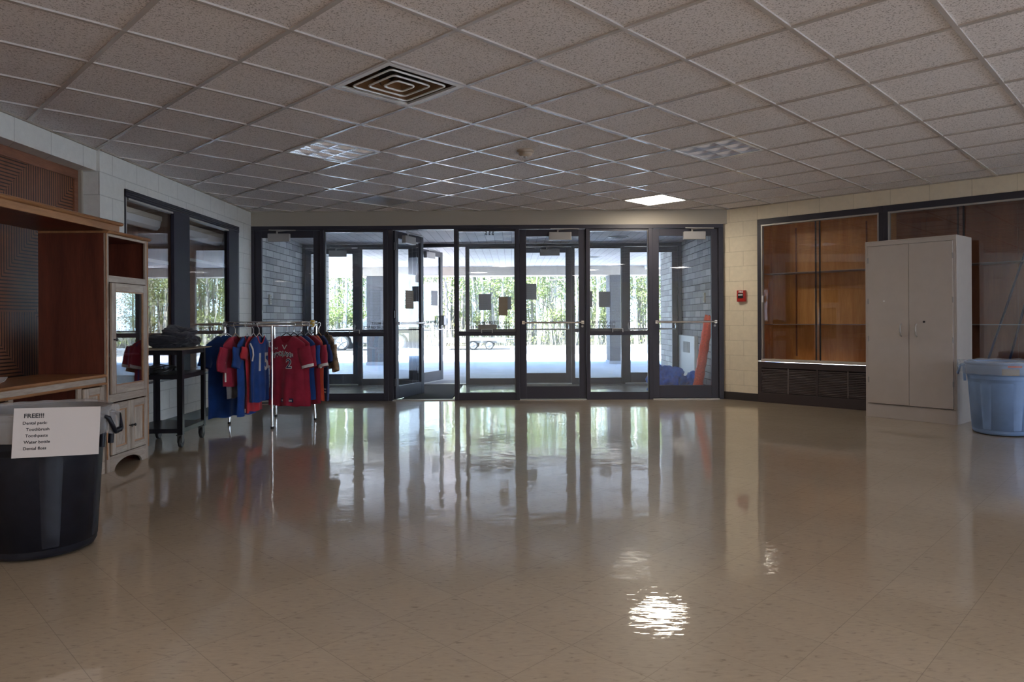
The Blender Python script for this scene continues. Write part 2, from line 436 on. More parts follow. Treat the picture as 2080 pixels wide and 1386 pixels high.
def struct(name, loc=(0, 0, 0), rotz=0.0):
    o = bpy.data.objects.new(name, None); COL.objects.link(o); o.empty_display_size = .1
    o.location = loc; o.rotation_euler = (0, 0, rotz); o['kind'] = 'structure'
    return o

def dup(root, loc, rotz=None, label=None, group=None):
    r = root.copy(); COL.objects.link(r); r.location = loc
    if rotz is not None: r.rotation_euler = (0, 0, rotz)
    if label: r['label'] = label
    if group: r['group'] = group
    for ch in list(root.children):
        c = ch.copy(); COL.objects.link(c); c.parent = r
        for g in ch.children:
            d = g.copy(); COL.objects.link(d); d.parent = c
    return r

def text_mb(lines, size, leading=1.25, align='LEFT', mirror=False, bold=0.0, spacing=1.0):
    """lettering as flat faces in the x-z plane, facing -y; origin at the first baseline"""
    cu = bpy.data.curves.new('lettering', 'FONT'); cu.body = '\n'.join(lines) if isinstance(lines, list) else lines
    cu.size = size; cu.space_line = leading; cu.align_x = align; cu.offset = bold; cu.space_character = spacing
    cu.resolution_u = 3
    ob = bpy.data.objects.new('lettering', cu); COL.objects.link(ob)
    bpy.context.view_layer.update()
    dg = bpy.context.evaluated_depsgraph_get()
    me = bpy.data.meshes.new_from_object(ob.evaluated_get(dg))
    mb = MB(); sx = -1 if mirror else 1
    mb.add([(sx*v.co.x, 0, v.co.y) for v in me.vertices], [tuple(p.vertices) for p in me.polygons])
    bpy.data.objects.remove(ob); bpy.data.curves.remove(cu); bpy.data.meshes.remove(me)
    return mb

def crumple(name, m, loc, size, seed, amp=.35, sub=4, flat=True, rotz=0.0, freq=2.2, rid=1.0):
    bm = bmesh.new(); bmesh.ops.create_icosphere(bm, subdivisions=sub, radius=1.0)
    off = Vector((seed*3.7, seed*1.3, seed*7.1))
    for v in bm.verts:
        d = v.co.normalized()
        k = 1 + amp*(mn.noise(d*freq + off)) + rid*(amp*.55*abs(mn.noise(d*freq*2.6 + off*2)) - amp*.25*abs(mn.noise(d*freq*6 + off)))
        p = d*k
        v.co = Vector((p.x*size[0]/2, p.y*size[1]/2, p.z*size[2]/2))
        if flat and v.co.z < -size[2]*.30: v.co.z = -size[2]*.30 + .04*(v.co.z + size[2]*.30)
    zmin = min(v.co.z for v in bm.verts)
    for v in bm.verts: v.co.z -= zmin
    me = bpy.data.meshes.new(name); bm.to_mesh(me); bm.free()
    for p in me.polygons: p.use_smooth = True
    me.materials.append(K[m])
    o = bpy.data.objects.new(name, me); COL.objects.link(o); o.location = loc; o.rotation_euler = (0, 0, rotz)
    return o

# ================================================================== ROOM SHELL
mb = MB(); mb.prism([(-4.3, -9.2), (8.9, -9.2), (8.9, 3.9), (3.3, 9.78), (2.935, 9.62), (-4.3, 9.62)], -.15, 0, 'XY')
mb.build('floor', 'floor', kind='structure')
MB().box(-3.62, 2.95, 9.62, 12.0, -.15, 0).build('floor_vestibule', 'vfloor', kind='structure')

w = MB()
w.box(-3.81, LW, 9.12, 9.74, 0, CEIL); w.box(-3.81, LW, 6.44, 9.12, 0, .53); w.box(-3.81, LW, 6.44, 9.12, 2.36, CEIL)
w.box(-4.25, LW, 6.06, 6.44, 0, CEIL); w.box(-4.25, -3.64, 1.5, 6.06, 2.445, CEIL); w.box(-4.25, LW, -9.2, 1.5, 0, CEIL)
w.build('wall_left', 'cmu_left', kind='structure')
MB().box(-3.85, 3.2, 9.57, 9.72, 2.43, CEIL).build('wall_front', 'plaster', kind='structure', loc=(0, 0, 0))
w = MB(); w.box(-.06, .51, 0, .2, 0, CEIL); w.box(.51, 5.16, 0, .2, 2.44, CEIL); w.box(5.16, 8.3, 0, .2, 0, CEIL)
w.build('wall_right', 'cmu_right', loc=RC, rotz=RROT, kind='structure')
FILL_WIN = [(-7.6, -4.4), (-3.8, -.6), (0.0, 3.2)]          # unseen windows added on the far right to bring fill light into the lobby
w = MB(); w.box(8.6, 8.8, -9.2, 4.1, 0, .75); w.box(8.6, 8.8, -9.2, 4.1, 2.35, CEIL)
for a_, b_ in ((-9.2, -7.6), (-4.4, -3.8), (-.6, 0.0), (3.2, 4.1)): w.box(8.6, 8.8, a_, b_, .75, 2.35)
w.build('wall_far_right', 'cmu_right', kind='structure')
for k_, (a_, b_) in enumerate(FILL_WIN):
    o = struct('window_%d' % (7+k_), (8.66, a_, 0), R(90)); l_ = b_-a_
    f = MB(); f.box(0, l_, -.05, .05, .75, .81); f.box(0, l_, -.05, .05, 2.29, 2.35); f.box(0, .06, -.05, .05, .81, 2.29); f.box(l_-.06, l_, -.05, .05, .81, 2.29); f.box(l_/2-.03, l_/2+.03, -.05, .05, .81, 2.29)
    f.build('window_frame', 'bronze', o, bevel=.003)
    MB().box(.05, l_-.05, -.003, .003, .80, 2.30).build('pane', 'glass', o)
MB().box(-4.25, 8.8, -9.2, -9.0, 0, CEIL).build('wall_back', 'cmu_right', kind='structure')
MB().box(-4.3, 9.5, -9.4, 9.75, 2.80, 2.95).build('roof_deck', 'concrete', kind='structure')
w = MB(); w.box(-4.4, -4.2, -9.4, 9.75, 2.5, 2.9); w.box(-4.4, 9.4, 9.72, 9.8, 2.45, 2.95); w.box(8.75, 9.2, -9.4, 9.75, 2.5, 2.9)
w.build('roof_curb', 'concrete', kind='structure')

# baseboards
MB().box(LW-.02, LW+.008, 6.44, 9.56, 0, .10).build('baseboard_left', 'vinyl_base', kind='structure')
MB().box(.0, .51, -.008, .02, 0, .105).build('baseboard_right', 'vinyl_base', loc=RC, rotz=RROT, kind='structure')

# wood doors with mitred slats in the recess of the left wall
d = struct('door_9')
MB().box(-3.86, -3.80, 1.55, 5.99, 0, 2.365).build('slat_panel', 'tambour', d)
p = MB(); p.box(-3.86, -3.785, 1.55, 6.045, 2.365, 2.444); p.box(-3.86, -3.785, 5.985, 6.045, 0, 2.365)
p.build('door_frame', 'redwood', d, bevel=.003)
MB().box(-3.80, -3.755, 6.035, 6.06, 0, 2.444).build('trim_4', 'plaster', kind='structure')

# ------------------------------------------------------------------ ceiling
U = Vector((math.cos(TH), math.sin(TH), 0))*.6096
W = Vector((-math.sin(TH), math.cos(TH), 0))*.6145
O0 = Vector((-.724, 4.886, 0))
def node(i, j): return O0 + U*i + W*j
POLY = [Vector(p) for p in ((-3.62, -9.0), (8.6, -9.0), (8.6, 4.03), (2.94, 9.6), (-3.62, 9.6))]
def inside(p, e=0.0):
    n = len(POLY)
    for i in range(n):
        a, b = POLY[i], POLY[(i+1) % n]; dx = b-a
        if (dx.x*(p.y-a.y) - dx.y*(p.x-a.x))/dx.length < -e: return False
    return True
FIX = {(-1, -1), (0, 2), (4, -2), (7, 1), (3, 5), (-6, -7), (-9, -4), (-2, -10), (-10, -9), (-5, -12), (-13, -8), (-8, -15), (-13, -13), (-17, -9), (-12, -17), (-1, -14)}
c = MB()
for i in range(-26, 22):
    for j in range(-26, 22):
        if (i, j) in FIX: continue
        q = [node(i, j), node(i+1, j), node(i+1, j+1), node(i, j+1)]
        if inside(sum(q, Vector())/4, .55):
            c.add([(p.x, p.y, CEIL) for p in q], [(0, 3, 2, 1)])
c.build('ceiling', 'ceil', kind='structure')
t = MB()
def clip(a, b):
    lo, hi = 0.0, 1.0; dv = b-a
    n = len(POLY)
    for k in range(n):
        p, q = POLY[k], POLY[(k+1) % n]; e = q-p
        f0 = e.x*(a.y-p.y) - e.y*(a.x-p.x); f1 = e.x*(b.y-p.y) - e.y*(b.x-p.x)
        if f0 < 0 and f1 < 0: return None
        if f0 < 0: lo = max(lo, f0/(f0-f1))
        elif f1 < 0: hi = min(hi, f0/(f0-f1))
    return (a+dv*lo, a+dv*hi) if hi > lo else None
for k in range(-26, 22):
    for main in (0, 1):
        a, b = (node(-40, k), node(40, k)) if main else (node(k, -40), node(k, 40))
        r = clip(a, b)
        if r is None: continue
        a, b = r; L = (b-a).length
        if L < .05: continue
        dr = (b-a).normalized(); m = Matrix.Translation((a+b)/2) @ Matrix.Rotation(math.atan2(dr.y, dr.x), 4, 'Z')
        t.box(-L/2, L/2, -.0125, .0125, CEIL-.009 - .0006*main, CEIL+.02, m)
t.build('trim_1', 'tee', kind='structure')
t = MB(); t.box(LW, LW+.02, 6.06, 9.57, CEIL-.012, CEIL); t.box(-3.64, -3.62, 1.5, 6.06, CEIL-.012, CEIL); t.box(LW, 2.94, 9.55, 9.57, CEIL-.012, CEIL)
t.build('trim_2', 'plaster', kind='structure')
MB().box(0, 8.1, -.02, 0, CEIL-.012, CEIL).build('trim_3', 'plaster', loc=RC, rotz=RROT, kind='structure')

def tile_frame(i, j):
    return (node(i, j)+node(i+1, j)+node(i+1, j+1)+node(i, j+1))/4
def troffer(i, j, label, lens=None, louvre=True, group=None):
    p = tile_frame(i, j)
    o = thing('ceiling_light', label, 'ceiling light', (p.x, p.y, CEIL-.006), TH, group)
    h = .295
    f = MB()
    for sx in (-1, 1):
        f.box(sx*h, sx*(h-.022), -h, h, -.004, .012); f.box(-h+.022, h-.022, sx*h, sx*(h-.022), -.004, .012)
    f.build('frame', 'white', o)
    k = MB()
    k.box(-h, h, -h, h, .105, .11)
    for sx in (-1, 1): k.box(sx*h, sx*(h-.004), -h, h, .012, .105); k.box(-h, h, sx*h, sx*(h-.004), .012, .105)
    k.build('housing', 'white', o)
    if louvre:
        # parabolic baffles: curved blades three by three
        b = MB(); n = 3; step = 2*(h-.022)/n
        for a in range(n+1):
            q = -(h-.022) + a*step
            prof = [(.004, 0), (.006, .02), (.012, .045), (.026, .075), (.026, .08), (-.026, .08), (-.026, .075), (-.012, .045), (-.006, .02), (-.004, 0)]
            b.prism([(q+x, z) for x, z in prof], -(h-.022), h-.022, 'XZ')
            b.prism([(q+x, z) for x, z in prof], -(h-.022), h-.022, 'YZ')
        b.build('louvre', 'steel', o)
        l = MB()
        for y in (-.18, 0, .18): l.cyl((-h+.03, y, .092), (h-.03, y, .092), .012, 10)
        l.build('tube', 'unlit_tube_glow', o)
    else:
        MB().box(-h+.02, h-.02, -h+.02, h-.02, .004, .009).build('lens', lens, o)
    return o
K['unlit_tube_glow'] = emit_mat('tube', (.85, .92, 1), 1.0)  # unlit tubes, faint glow added for daylight caught by the louvres
K['lens_off'] = mat('unlit prismatic lens', (.42, .41, .42), .22, .3, .7, bump=.25, bscale=90)
troffer(0, 2, 'parabolic louvre ceiling light above the clothes rack, left of the smoke detector', group=None)
troffer(4, -2, 'parabolic louvre ceiling light near the slanted wall, right of the smoke detector')
troffer(7, 1, 'lit flat ceiling panel glowing white near the right end of the door wall', 'lamp', False)
troffer(3, 5, 'unlit brownish ceiling panel close to the left end of the door wall', 'lens_off', False)
for n_, (i, j) in enumerate(((-6, -7), (-9, -4), (-2, -10), (-10, -9), (-5, -12), (-13, -8), (-8, -15), (-13, -13), (-17, -9), (-12, -17), (-1, -14))):
    troffer(i, j, 'lit flat ceiling panel behind the viewpoint in the rear of the lobby', 'lamp_far', False, 'rear ceiling lights')

# square diffuser
p = tile_frame(-1, -1)
o = thing('ceiling_vent', 'square ceiling vent with concentric white rings and dark gaps', 'ceiling vent', (p.x, p.y, CEIL-.006), TH)
f = MB(); h = .297
for s_ in (-1, 1):
    f.box(s_*h, s_*(h-.035), -h, h, -.004, .01); f.box(-h+.035, h-.035, s_*h, s_*(h-.035), -.004, .01)
f.build('frame', 'white', o)
K['ventbrown'] = mat('brown duct interior', (.26, .15, .08), .3, .4)
K['ventdark'] = mat('dark duct throat', (.02, .016, .015), .6)
def ringpyr(r0, r1, z0, z1, m_, name):
    q = MB(); vs = []
    for r_, z_ in ((r0, z0), (r1, z1)):
        for (sx, sy) in ((-1, -1), (1, -1), (1, 1), (-1, 1)): vs.append((sx*r_, sy*r_, z_))
    q.add(vs, [(k, (k+1) % 4, (k+1) % 4+4, k+4) for k in range(4)]); return q.build(name, m_, o)
k = MB(); k.box(-h, h, -h, h, .13, .134)
for s_ in (-1, 1): k.box(s_*h, s_*(h-.004), -h, h, .01, .13); k.box(-h, h, s_*h, s_*(h-.004), .01, .13)
k.build('plenum', 'ventbrown', o)
MB().lathe([(.13, .125), (.13, .02), (.128, .02), (.128, .125)], 28).build('duct_collar', 'ventdark', o)
for r_ in (.215, .145, .075):
    q = MB(); pts = []
    for cx, cy, a0 in ((1, 1, 0), (-1, 1, 90), (-1, -1, 180), (1, -1, 270)):
        for a in range(0, 91, 30): pts.append((cx*(r_-.03)+.03*math.cos(R(a0+a)), cy*(r_-.03)+.03*math.sin(R(a0+a)), .0))
    q.tube(pts, .0065, 6, closed=True); q.build('ring', 'white', o)
    ringpyr(r_, r_-.075 if r_ > .1 else .02, .002, .055, 'ventbrown', 'cone')
# smoke detector
p = tile_frame(2, 0)
o = thing('smoke_detector', 'round ivory smoke detector on the ceiling tiles in front of the doors', 'smoke detector', (p.x, p.y, CEIL))
MB().lathe([(.001, 0), (.075, 0), (.078, -.008), (.074, -.022), (.055, -.03)], 32).build('base', 'detector', o)
MB().lathe([(.062, -.028), (.06, -.04), (.045, -.052), (.03, -.056), (.001, -.058)], 32).build('cover', 'detector', o)
MB().lathe([(.018, -.052), (.018, -.068), (.001, -.07)], 16).build('sensor', 'alu', o)

# ================================================================== GLAZED WALLS
def glazed_frame(n, y):
    f = MB(); y0, y1 = y-.05, y+.06
    f.box(-3.612, 2.935, y0, y1, 2.375, 2.43)
    for a, b in ((-3.612, -3.572), (-2.66, -2.60), (-1.776, -1.72), (-.80, -.745), (.055, .105), (1.03, 1.077), (1.90, 1.95), (2.87, 2.935)):
        f.box(a, b, y0, y1, 0, 2.375)
    f.box(-1.72, -1.655, y0+.03, y1, 0, 2.375)
    f.build('trim_%d' % n, 'bronze', kind='structure', bevel=.003)
    s = MB(); s.box(-3.57, -2.66, y-.06, y+.06, 0, .012); s.box(-1.66, -.80, y-.06, y+.06, 0, .012); s.box(.105, 1.03, y-.06, y+.06, 0, .012); s.box(1.95, 2.87, y-.06, y+.06, 0, .012)
    s.build('trim_%d' % (n+1), 'alu', kind='structure')

def sidelight(n, x0, x1, y, bracket=None):
    o = struct('window_%d' % n, (x0, y, 0)); w_ = x1-x0
    f = MB(); f.box(0, w_, -.035, .035, 0, .105); f.box(0, w_, -.045, .045, .895, .95); f.box(0, w_, -.03, .03, 2.355, 2.375)
    f.build('window_frame', 'bronze', o, bevel=.003)
    e = MB()
    for a in (0, w_-.012):
        e.box(a, a+.012, -.025, .025, .105, .895); e.box(a, a+.012, -.025, .025, .95, 2.355)
    e.box(.012, w_-.012, -.025, .025, 2.343, 2.355); e.box(.012, w_-.012, -.025, .025, .95, .958)
    e.build('glazing_bead', 'bronze_lt', o)
    MB().box(.006, w_-.006, -.003, .003, .10, .90).build('pane', 'glass', o)
    MB().box(.006, w_-.006, -.003, .003, .945, 2.36).build('pane', 'glass', o)
    if bracket:
        b = MB(); a0, a1 = bracket[0]-x0, bracket[1]-x0
        b.box(a0, a0+.008, -.06, -.04, .935, .985); b.box(a1-.008, a1, -.06, -.04, .935, .985); b.box(a0, a1, -.06, -.04, .98, .988)
        b.build('bracket', 'alu', o)
    return o

def glass_door(n, xh, w_, y, ang=0, closer=(.2, .5), outer=False, hinges=False):
    o = struct('door_%d' % n, (xh, y, 0), R(ang)); st = .095
    f = MB(); f.box(0, st, -.022, .022, .016, 2.37); f.box(w_-st, w_, -.022, .022, .016, 2.37)
    f.box(st, w_-st, -.022, .022, 2.272, 2.37); f.box(st, w_-st, -.022, .022, .016, .19)
    f.build('leaf_frame', 'bronze', o, bevel=.004)
    MB().box(st-.005, w_-st+.005, -.003, .003, .185, 2.277).build('pane', 'glass', o)
    zb = .945 if outer else 1.075
    b = MB()
    if outer:
        b.tube([(.05, -.075, zb), (w_-.05, -.075, zb)], .014, 10)
        for xx, sg in ((.05, 1), (w_-.05, -1)):
            b.tube([(xx, -.075, zb), (xx-.005*sg, -.085, zb+.05), (xx, -.06, zb+.10), (xx, -.022, zb+.115)], .011, 8)
    else:
        b.tube([(.045, -.065, zb), (w_-.03, -.065, zb)], .014, 10)
        for xx in (.05, w_-.05): b.box(xx-.018, xx+.018, -.075, -.02, zb-.022, zb+.022)
    b.build('push_bar', 'chrome', o)
    hd = MB(); hx = w_-.05
    hd.tube([(hx, .022, .95), (hx, .075, .97), (hx, .075, 1.17), (hx, .022, 1.19)], .009, 8); hd.build('pull_handle', 'chrome', o)
    if closer:
        c0, c1 = closer
        cl = MB().box(c0, c1, -.085, -.022, 2.215, 2.325).build('closer', 'closer', o, bevel=.006)
        a = MB()
        a.cyl((c0+.12, -.055, 2.325), (c0+.12, -.055, 2.36), .012, 10)
        a.tube([(c0+.12, -.06, 2.355), (c1+.10, -.12, 2.362), (c0+.02, -.085, 2.372)], .008, 8)
        a.build('closer_arm', 'closer', cl)
    if hinges:
        h_ = MB()
        for z in (.25, 1.2, 2.15): h_.tube([(0, -.026, z-.06), (0, -.026, z+.06)], .012, 8); h_.box(-.04, .04, -.027, -.021, z-.05, z+.05)
        h_.build('hinge', 'bronze_lt', o)
    k = MB(); k.cyl((w_-.05, -.028, 1.02), (w_-.05, -.02, 1.02), .016, 12); k.build('lock_cylinder', 'alu', o)
    return o

glazed_frame(10, FW)
glass_door(1, -3.57, .91, FW, 0, (.20, .50))
sidelight(1, -2.60, -1.776, FW, (-2.256, -2.11))
dr2 = glass_door(2, -1.645, .89, FW+.01, 71, (.20, .52), hinges=True)
win2 = sidelight(2, -.745, .055, FW, (-.425, -.27))
glass_door(3, .107, .92, FW, 0, (.41, .72))
sidelight(3, 1.077, 1.90, FW, (1.39, 1.54))
glass_door(4, 1.952, .916, FW, 0, (.43, .73))
glazed_frame(12, OW)
glass_door(5, -3.57, .91, OW, 0, (.42, .72), True)
win4 = sidelight(4, -2.60, -1.776, OW)
dr6 = glass_door(6, -1.645, .92, OW+.01, 68, (.20, .52), True, hinges=True)
win5 = sidelight(5, -.745, .055, OW)
glass_door(7, .107, .92, OW, 0, (.38, .72), True)
win6 = sidelight(6, 1.077, 1.90, OW)
glass_door(8, 1.952, .916, OW, 0, None, True)
MB().box(.80, .90, -.1, -.03, 1.02, 1.20).build('latch_case', 'closer', dr6, bevel=.01)

# lettering stuck on the glass, read from outside
def lettering(par, lines, x, z, size, y=-.005, mirror=True, m='ink', **kw):
    o = text_mb(lines, size, mirror=mirror, bold=.0022, **kw).build('lettering', m, par); o.location = (x, y, z); return o
MSG = ['ALL VISITORS MUST', 'REPORT TO THE OFFICE']
lettering(win5, MSG, .70, 1.045, .062, spacing=1.1, leading=1.2)
lettering(win6, MSG, .71, 1.045, .062, spacing=1.1, leading=1.2)
lettering(win4, MSG, .76, 1.045, .062, spacing=1.1, leading=1.2)
lettering(dr6, MSG, .80, 1.06, .060, spacing=1.0, leading=1.2)
lettering(win2, '225', .50, 2.30, .062, spacing=1.5)

# notices taped to the glass
def notice(x, z, y, label, w_=.216, h_=.279, m='paper_grey', rotz=0.0, lines=6, tilt=0.0):
    o = thing('paper_notice', label, 'notice', (x, y, z), rotz)
    MB().box(0, w_, -.0012, 0, 0, h_).build('sheet', m, o)
    q = MB()
    for k in range(lines):
        zz = h_*(.86 - .12*k); q.box(w_*.12, w_*(.85-.13*(k % 2)), -.0016, -.0012, zz, zz+.004)
    q.build('print_line', 'closer', o)
    return o
notice(-.575, 1.285, OW-.004, 'grey paper notice left of the brown one on the fixed pane beside the open doors')
notice(-.185, 1.175, FW-.004, 'narrow brown paper notice on the fixed pane beside the open doors', .125, .262, 'cardboard', lines=0)
notice(-.215, 1.29, OW-.004, 'grey paper sheet mostly hidden behind the narrow brown notice', .205, .225, lines=2)
notice(.212, 1.46, OW-.004, 'grey paper notice on the door glass right of the centre post, highest of the notices')
notice(1.18, 1.325, OW-.004, 'grey paper notice half hidden by the door post, left of another notice')
notice(1.505, 1.325, OW-.004, 'grey paper notice on the right fixed pane in front of the brick pillar', .20, .27)
a = R(71); notice(-1.645+.33*math.cos(a)+.006*math.sin(a), 1.285, FW+.01+.33*math.sin(a)-.006*math.cos(a), 'brownish paper notice taped to the inner open door', .25, .265, 'cardboard', a)
a = R(68); notice(-1.645+.50*math.cos(a)+.006*math.sin(a), 1.38, OW+.01+.50*math.sin(a)-.006*math.cos(a), 'grey paper notice taped to the outer open door', .24, .27, rotz=a)
tag(MB().box(-.585, -.265, OW-.10, OW-.046, .952, 1.035).build('letter_box', 'cardboard', bevel=.012), 'small tan box standing on the middle rail below the grey notice', 'box')

# ================================================================== VESTIBULE
v = MB(); v.box(-3.85, -3.615, 9.73, 13.65, 0, 2.44); v.build('wall_vestibule_left', 'brick', kind='structure')
v = MB(); v.box(2.94, 3.2, 9.75, 13.65, 0, 2.44); v.build('wall_vestibule_right', 'brick', kind='structure')
MB().box(-1.55, -.85, 9.72, 11.85, 0, .012).build('floor_mat', 'mat'); tag(bpy.data.objects['floor_mat'], 'dark entrance mat on the vestibule floor at the open doors', 'mat')
def keypad(x, y, z, rot, label):
    o = thing('wall_switch', label, 'keypad', (x, y, z), rot)
    MB().box(-.04, .04, -.022, 0, 0, .15).build('body', 'offwhite', o, bevel=.004)
    b = MB()
    for i in range(3):
        for j in range(4): b.box(-.026+i*.02, -.012+i*.02, -.026, -.022, .03+j*.026, .046+j*.026)
    b.build('buttons', 'closer', o)
keypad(2.94, 10.52, 1.36, R(-90), 'small ivory keypad on the grey brick wall above the orange net roll')
keypad(-3.615, 10.30, 1.36, R(90), 'small ivory keypad on the grey brick wall behind the left door')
o = thing('wall_heater', 'white metal wall heater with a slotted outlet on grey brick wall', 'heater', (2.94, 11.42, .16), R(-90))
MB().box(-.52, .50, -.06, 0, 0, .68).build('cover', 'white', o, bevel=.008)
b = MB(); b.box(-.21, .21, -.062, -.058, .40, .58); b.build('outlet', 'grille', o)
b = MB()
for k in range(11): b.box(-.20+k*.039, -.188+k*.039, -.066, -.058, .40, .58)
b.build('louvre', 'white', o)
# rolled orange fence
ax = Vector((.165, .02, .97)).normalized(); q = ax.to_track_quat('Z', 'Y').to_matrix().to_4x4()
def netfn(r, z, a, i): return r*(1+.05*math.sin(a*7+i*2.1)) + .004*math.sin(i*1.7), z + .012*math.sin(a*9+i)
mbn = MB()
prof = [(.03, .02), (.06, 0)] + [(.070-.008*k/23, k*.05) for k in range(24)] + [(.05, 1.16), (.03, 1.15)]
mbn.lathe(prof, 30, fn=netfn)
o = tag(mbn.build('fence_roll', 'orange', mtx=q), 'roll of orange plastic safety fence leaning on the brick wall', 'fence roll'); o.location = (2.66, 9.98, .015)
tag(crumple('tarp', 'blue_floor', (2.35, 10.55, 0), (.52, .5, .50), 3, .45, 4), 'crumpled blue tarp heap left of the orange roll', 'tarp')
tag(crumple('tarp', 'blue_floor', (2.80, 10.72, 0), (.28, .42, .36), 8, .4, 4), 'small blue tarp bundle on the floor right of the orange roll', 'tarp')
tag(crumple('tarp', 'blue_floor', (2.13, 10.22, 0), (.24, .2, .19), 5, .4, 4), 'low blue tarp fold at the foot of the large blue heap', 'tarp')

# fire alarm on the slanted wall
o = thing('fire_alarm', 'red fire alarm pull station on the cream block wall', 'fire alarm', RC + Vector((.712*.29, -.702*.29, 1.345)), RROT)
MB().box(-.06, .06, -.045, 0, 0, .155).build('housing', 'red', o, bevel=.006)
MB().box(-.04, .035, -.05, -.044, .045, .115).build('pull_plate', 'blackmetal', o, bevel=.002)
MB().box(-.032, .028, -.055, -.049, .085, .097).build('handle_bar', 'white', o)
l = text_mb('FIRE', .034, align='CENTER', bold=.001).build('lettering', 'white', o); l.location = (0, -.0462, .122)

# ================================================================== DISPLAY CASES
def display_case(label, origin, rotz, x0, x1, z0, z1, rm, back, shelves, standards=True, extra=None, jr=.05):
    """sliding glass case let into a wall; x along the wall, rm = +1 when the room lies on +y"""
    o = thing('display_case', label, 'display case', origin, rotz)
    Y = lambda a: a*rm
    D = .46
    f = MB()
    f.box(x0, x1, Y(.012), Y(-.09), z1-.075, z1); f.box(x0, x0+.05, Y(.012), Y(-.09), z0, z1-.075); f.box(x1-jr, x1, Y(.012), Y(-.09), z0, z1-.075)
    f.build('frame', 'bronze', o, bevel=.003)
    MB().box(x0+.05, x1-.05, Y(.02), Y(-.09), z0-.01, z0+.022).build('sill_track', 'sill', o, bevel=.003)
    e = MB()
    e.box(x0+.05, x0+.066, Y(.008), Y(-.05), z0+.022, z1-.075); e.box(x1-jr-.016, x1-jr, Y(.008), Y(-.05), z0+.022, z1-.075); e.box(x0+.066, x1-.066, Y(.008), Y(-.05), z1-.093, z1-.075)
    e.build('track_edge', 'alu', o)
    MB().box(x0, x1, Y(-D), Y(-D-.02), z0-.02, z1).build('back_panel', back, o)
    s = MB(); s.box(x0-.012, x0, Y(-.09), Y(-D-.02), z0-.02, z1); s.box(x1, x1+.012, Y(-.09), Y(-D-.02), z0-.02, z1)
    s.box(x0, x1, Y(-.09), Y(-D), z1-.02, z1); s.box(x0, x1, Y(-.09), Y(-D), z0-.02, z0)
    s.build('lining', back, o)
    xm = (x0+x1)/2
    for a, b, yy in (((x0+.06, xm+.03, -.02), (xm-.03, x1-jr-.01, -.045)) if extra is None else ((x0+.06, x1-jr-.01, -.02),)):
        g = MB().box(a, b, Y(yy), Y(yy-.006), z0+.022, z1-.093).build('sliding_pane', 'glass_case', o)
        if extra: continue
        ed = MB(); ex = b if yy == -.02 else a
        ed.box(ex-.008, ex+.008, Y(yy+.004), Y(yy-.010), z0+.022, z1-.093); ed.build('pane_edge', 'blackmetal', g)
    for zz in shelves:
        MB().box(x0+.02, x1-.02, Y(-.12), Y(-D+.01), zz, zz+(.035 if extra else .007)).build('shelf', extra or 'closer', o)
    if standards:
        for xx in (x0+.33, x1-.33):
            b = MB(); b.box(xx-.008, xx+.008, Y(-D), Y(-D+.012), z0+.05, z1-.1); b.build('shelf_standard', 'ply_shaded', o)
    return o

RL = R(-90)
LO = (LW, FW, 0)
def lx(y): return FW - y           # left wall: local x of a world Y
for (ya, yb, lab, sh) in ((9.12, 7.54, 'left wall display case nearer the doors, beside the clothes rack', (1.82,)),
                          (7.54, 6.44, 'left wall display case partly hidden by the oak tower cabinet and cart', (1.735, 1.285))):
    o = display_case(lab, LO, RL, lx(ya), lx(yb), .53, 2.36, 1, 'casewood', sh, False, 'offwhite', .012 if ya < 8 else .05)
    h_ = MB(); h_.box(lx(ya)+.06, lx(yb)-.06, -.17, -.30, 2.20, 2.255); h_.build('lamp_housing', 'offwhite', o, bevel=.006)
    d_ = MB(); d_.prism([(-.17, 2.20), (-.185, 2.13), (-.215, 2.10), (-.255, 2.10), (-.285, 2.13), (-.30, 2.20)], lx(ya)+.08, lx(yb)-.08, 'YZ')
    d_.build('lamp_diffuser', 'white', o, bevel=.004)
w3 = MB(); w3.box(lx(7.72), lx(7.36), -.02, .014, .53, 2.36)
w3.build('trim_20', 'navy_frame', loc=LO, rotz=RL, kind='structure', bevel=.003)
w3 = MB(); w3.box(lx(9.12), lx(8.80), -.02, .010, .53, 2.36); w3.box(lx(9.12), lx(6.44), -.03, .016, 2.285, 2.36)
w3.build('trim_21', 'navy_frame', loc=LO, rotz=RL, kind='structure', bevel=.003)
for k, z in enumerate((2.30, 2.32, 2.34)):
    MB().box(lx(9.1), lx(6.44), .016, .022, z, z+.006).build('trim_%d' % (22+k), 'bronze_lt', loc=LO, rotz=RL, kind='structure')
MB().box(lx(9.12), lx(6.44), -.08, .02, .50, .535).build('trim_25', 'bronze_lt', loc=LO, rotz=RL, kind='structure', bevel=.004)

def grille(x0, x1, label):
    o = thing('louvre_grille', label, 'grille', RC, RROT)
    f = MB(); f.box(x0, x1, -.012, .06, .46, .535); f.box(x0, x1, -.016, .06, 0, .13); f.box(x0, x0+.05, -.012, .06, .13, .46); f.box(x1-.05, x1, -.012, .06, .13, .46)
    xm = (x0+x1)/2; f.box(xm-.012, xm+.012, -.012, .06, .13, .46)
    f.build('frame', 'grille', o, bevel=.003)
    s = MB()
    for a, b in ((x0+.05, xm-.012), (xm+.012, x1-.05)):
        n = 15
        for k in range(n):
            z = .14 + k*(.315/n)
            s.prism([(.0-.008, z), (.022, z+.012), (.022, z+.015), (-.008, z+.004)], a, b, 'YZ')
        m_ = (a+b)/2; s.box(m_-.006, m_+.006, -.010, .02, .13, .46)
    s.build('slats', 'slat', o)
    MB().box(x0+.05, x1-.05, .05, .06, .13, .46).build('backing', 'ventdark', o)
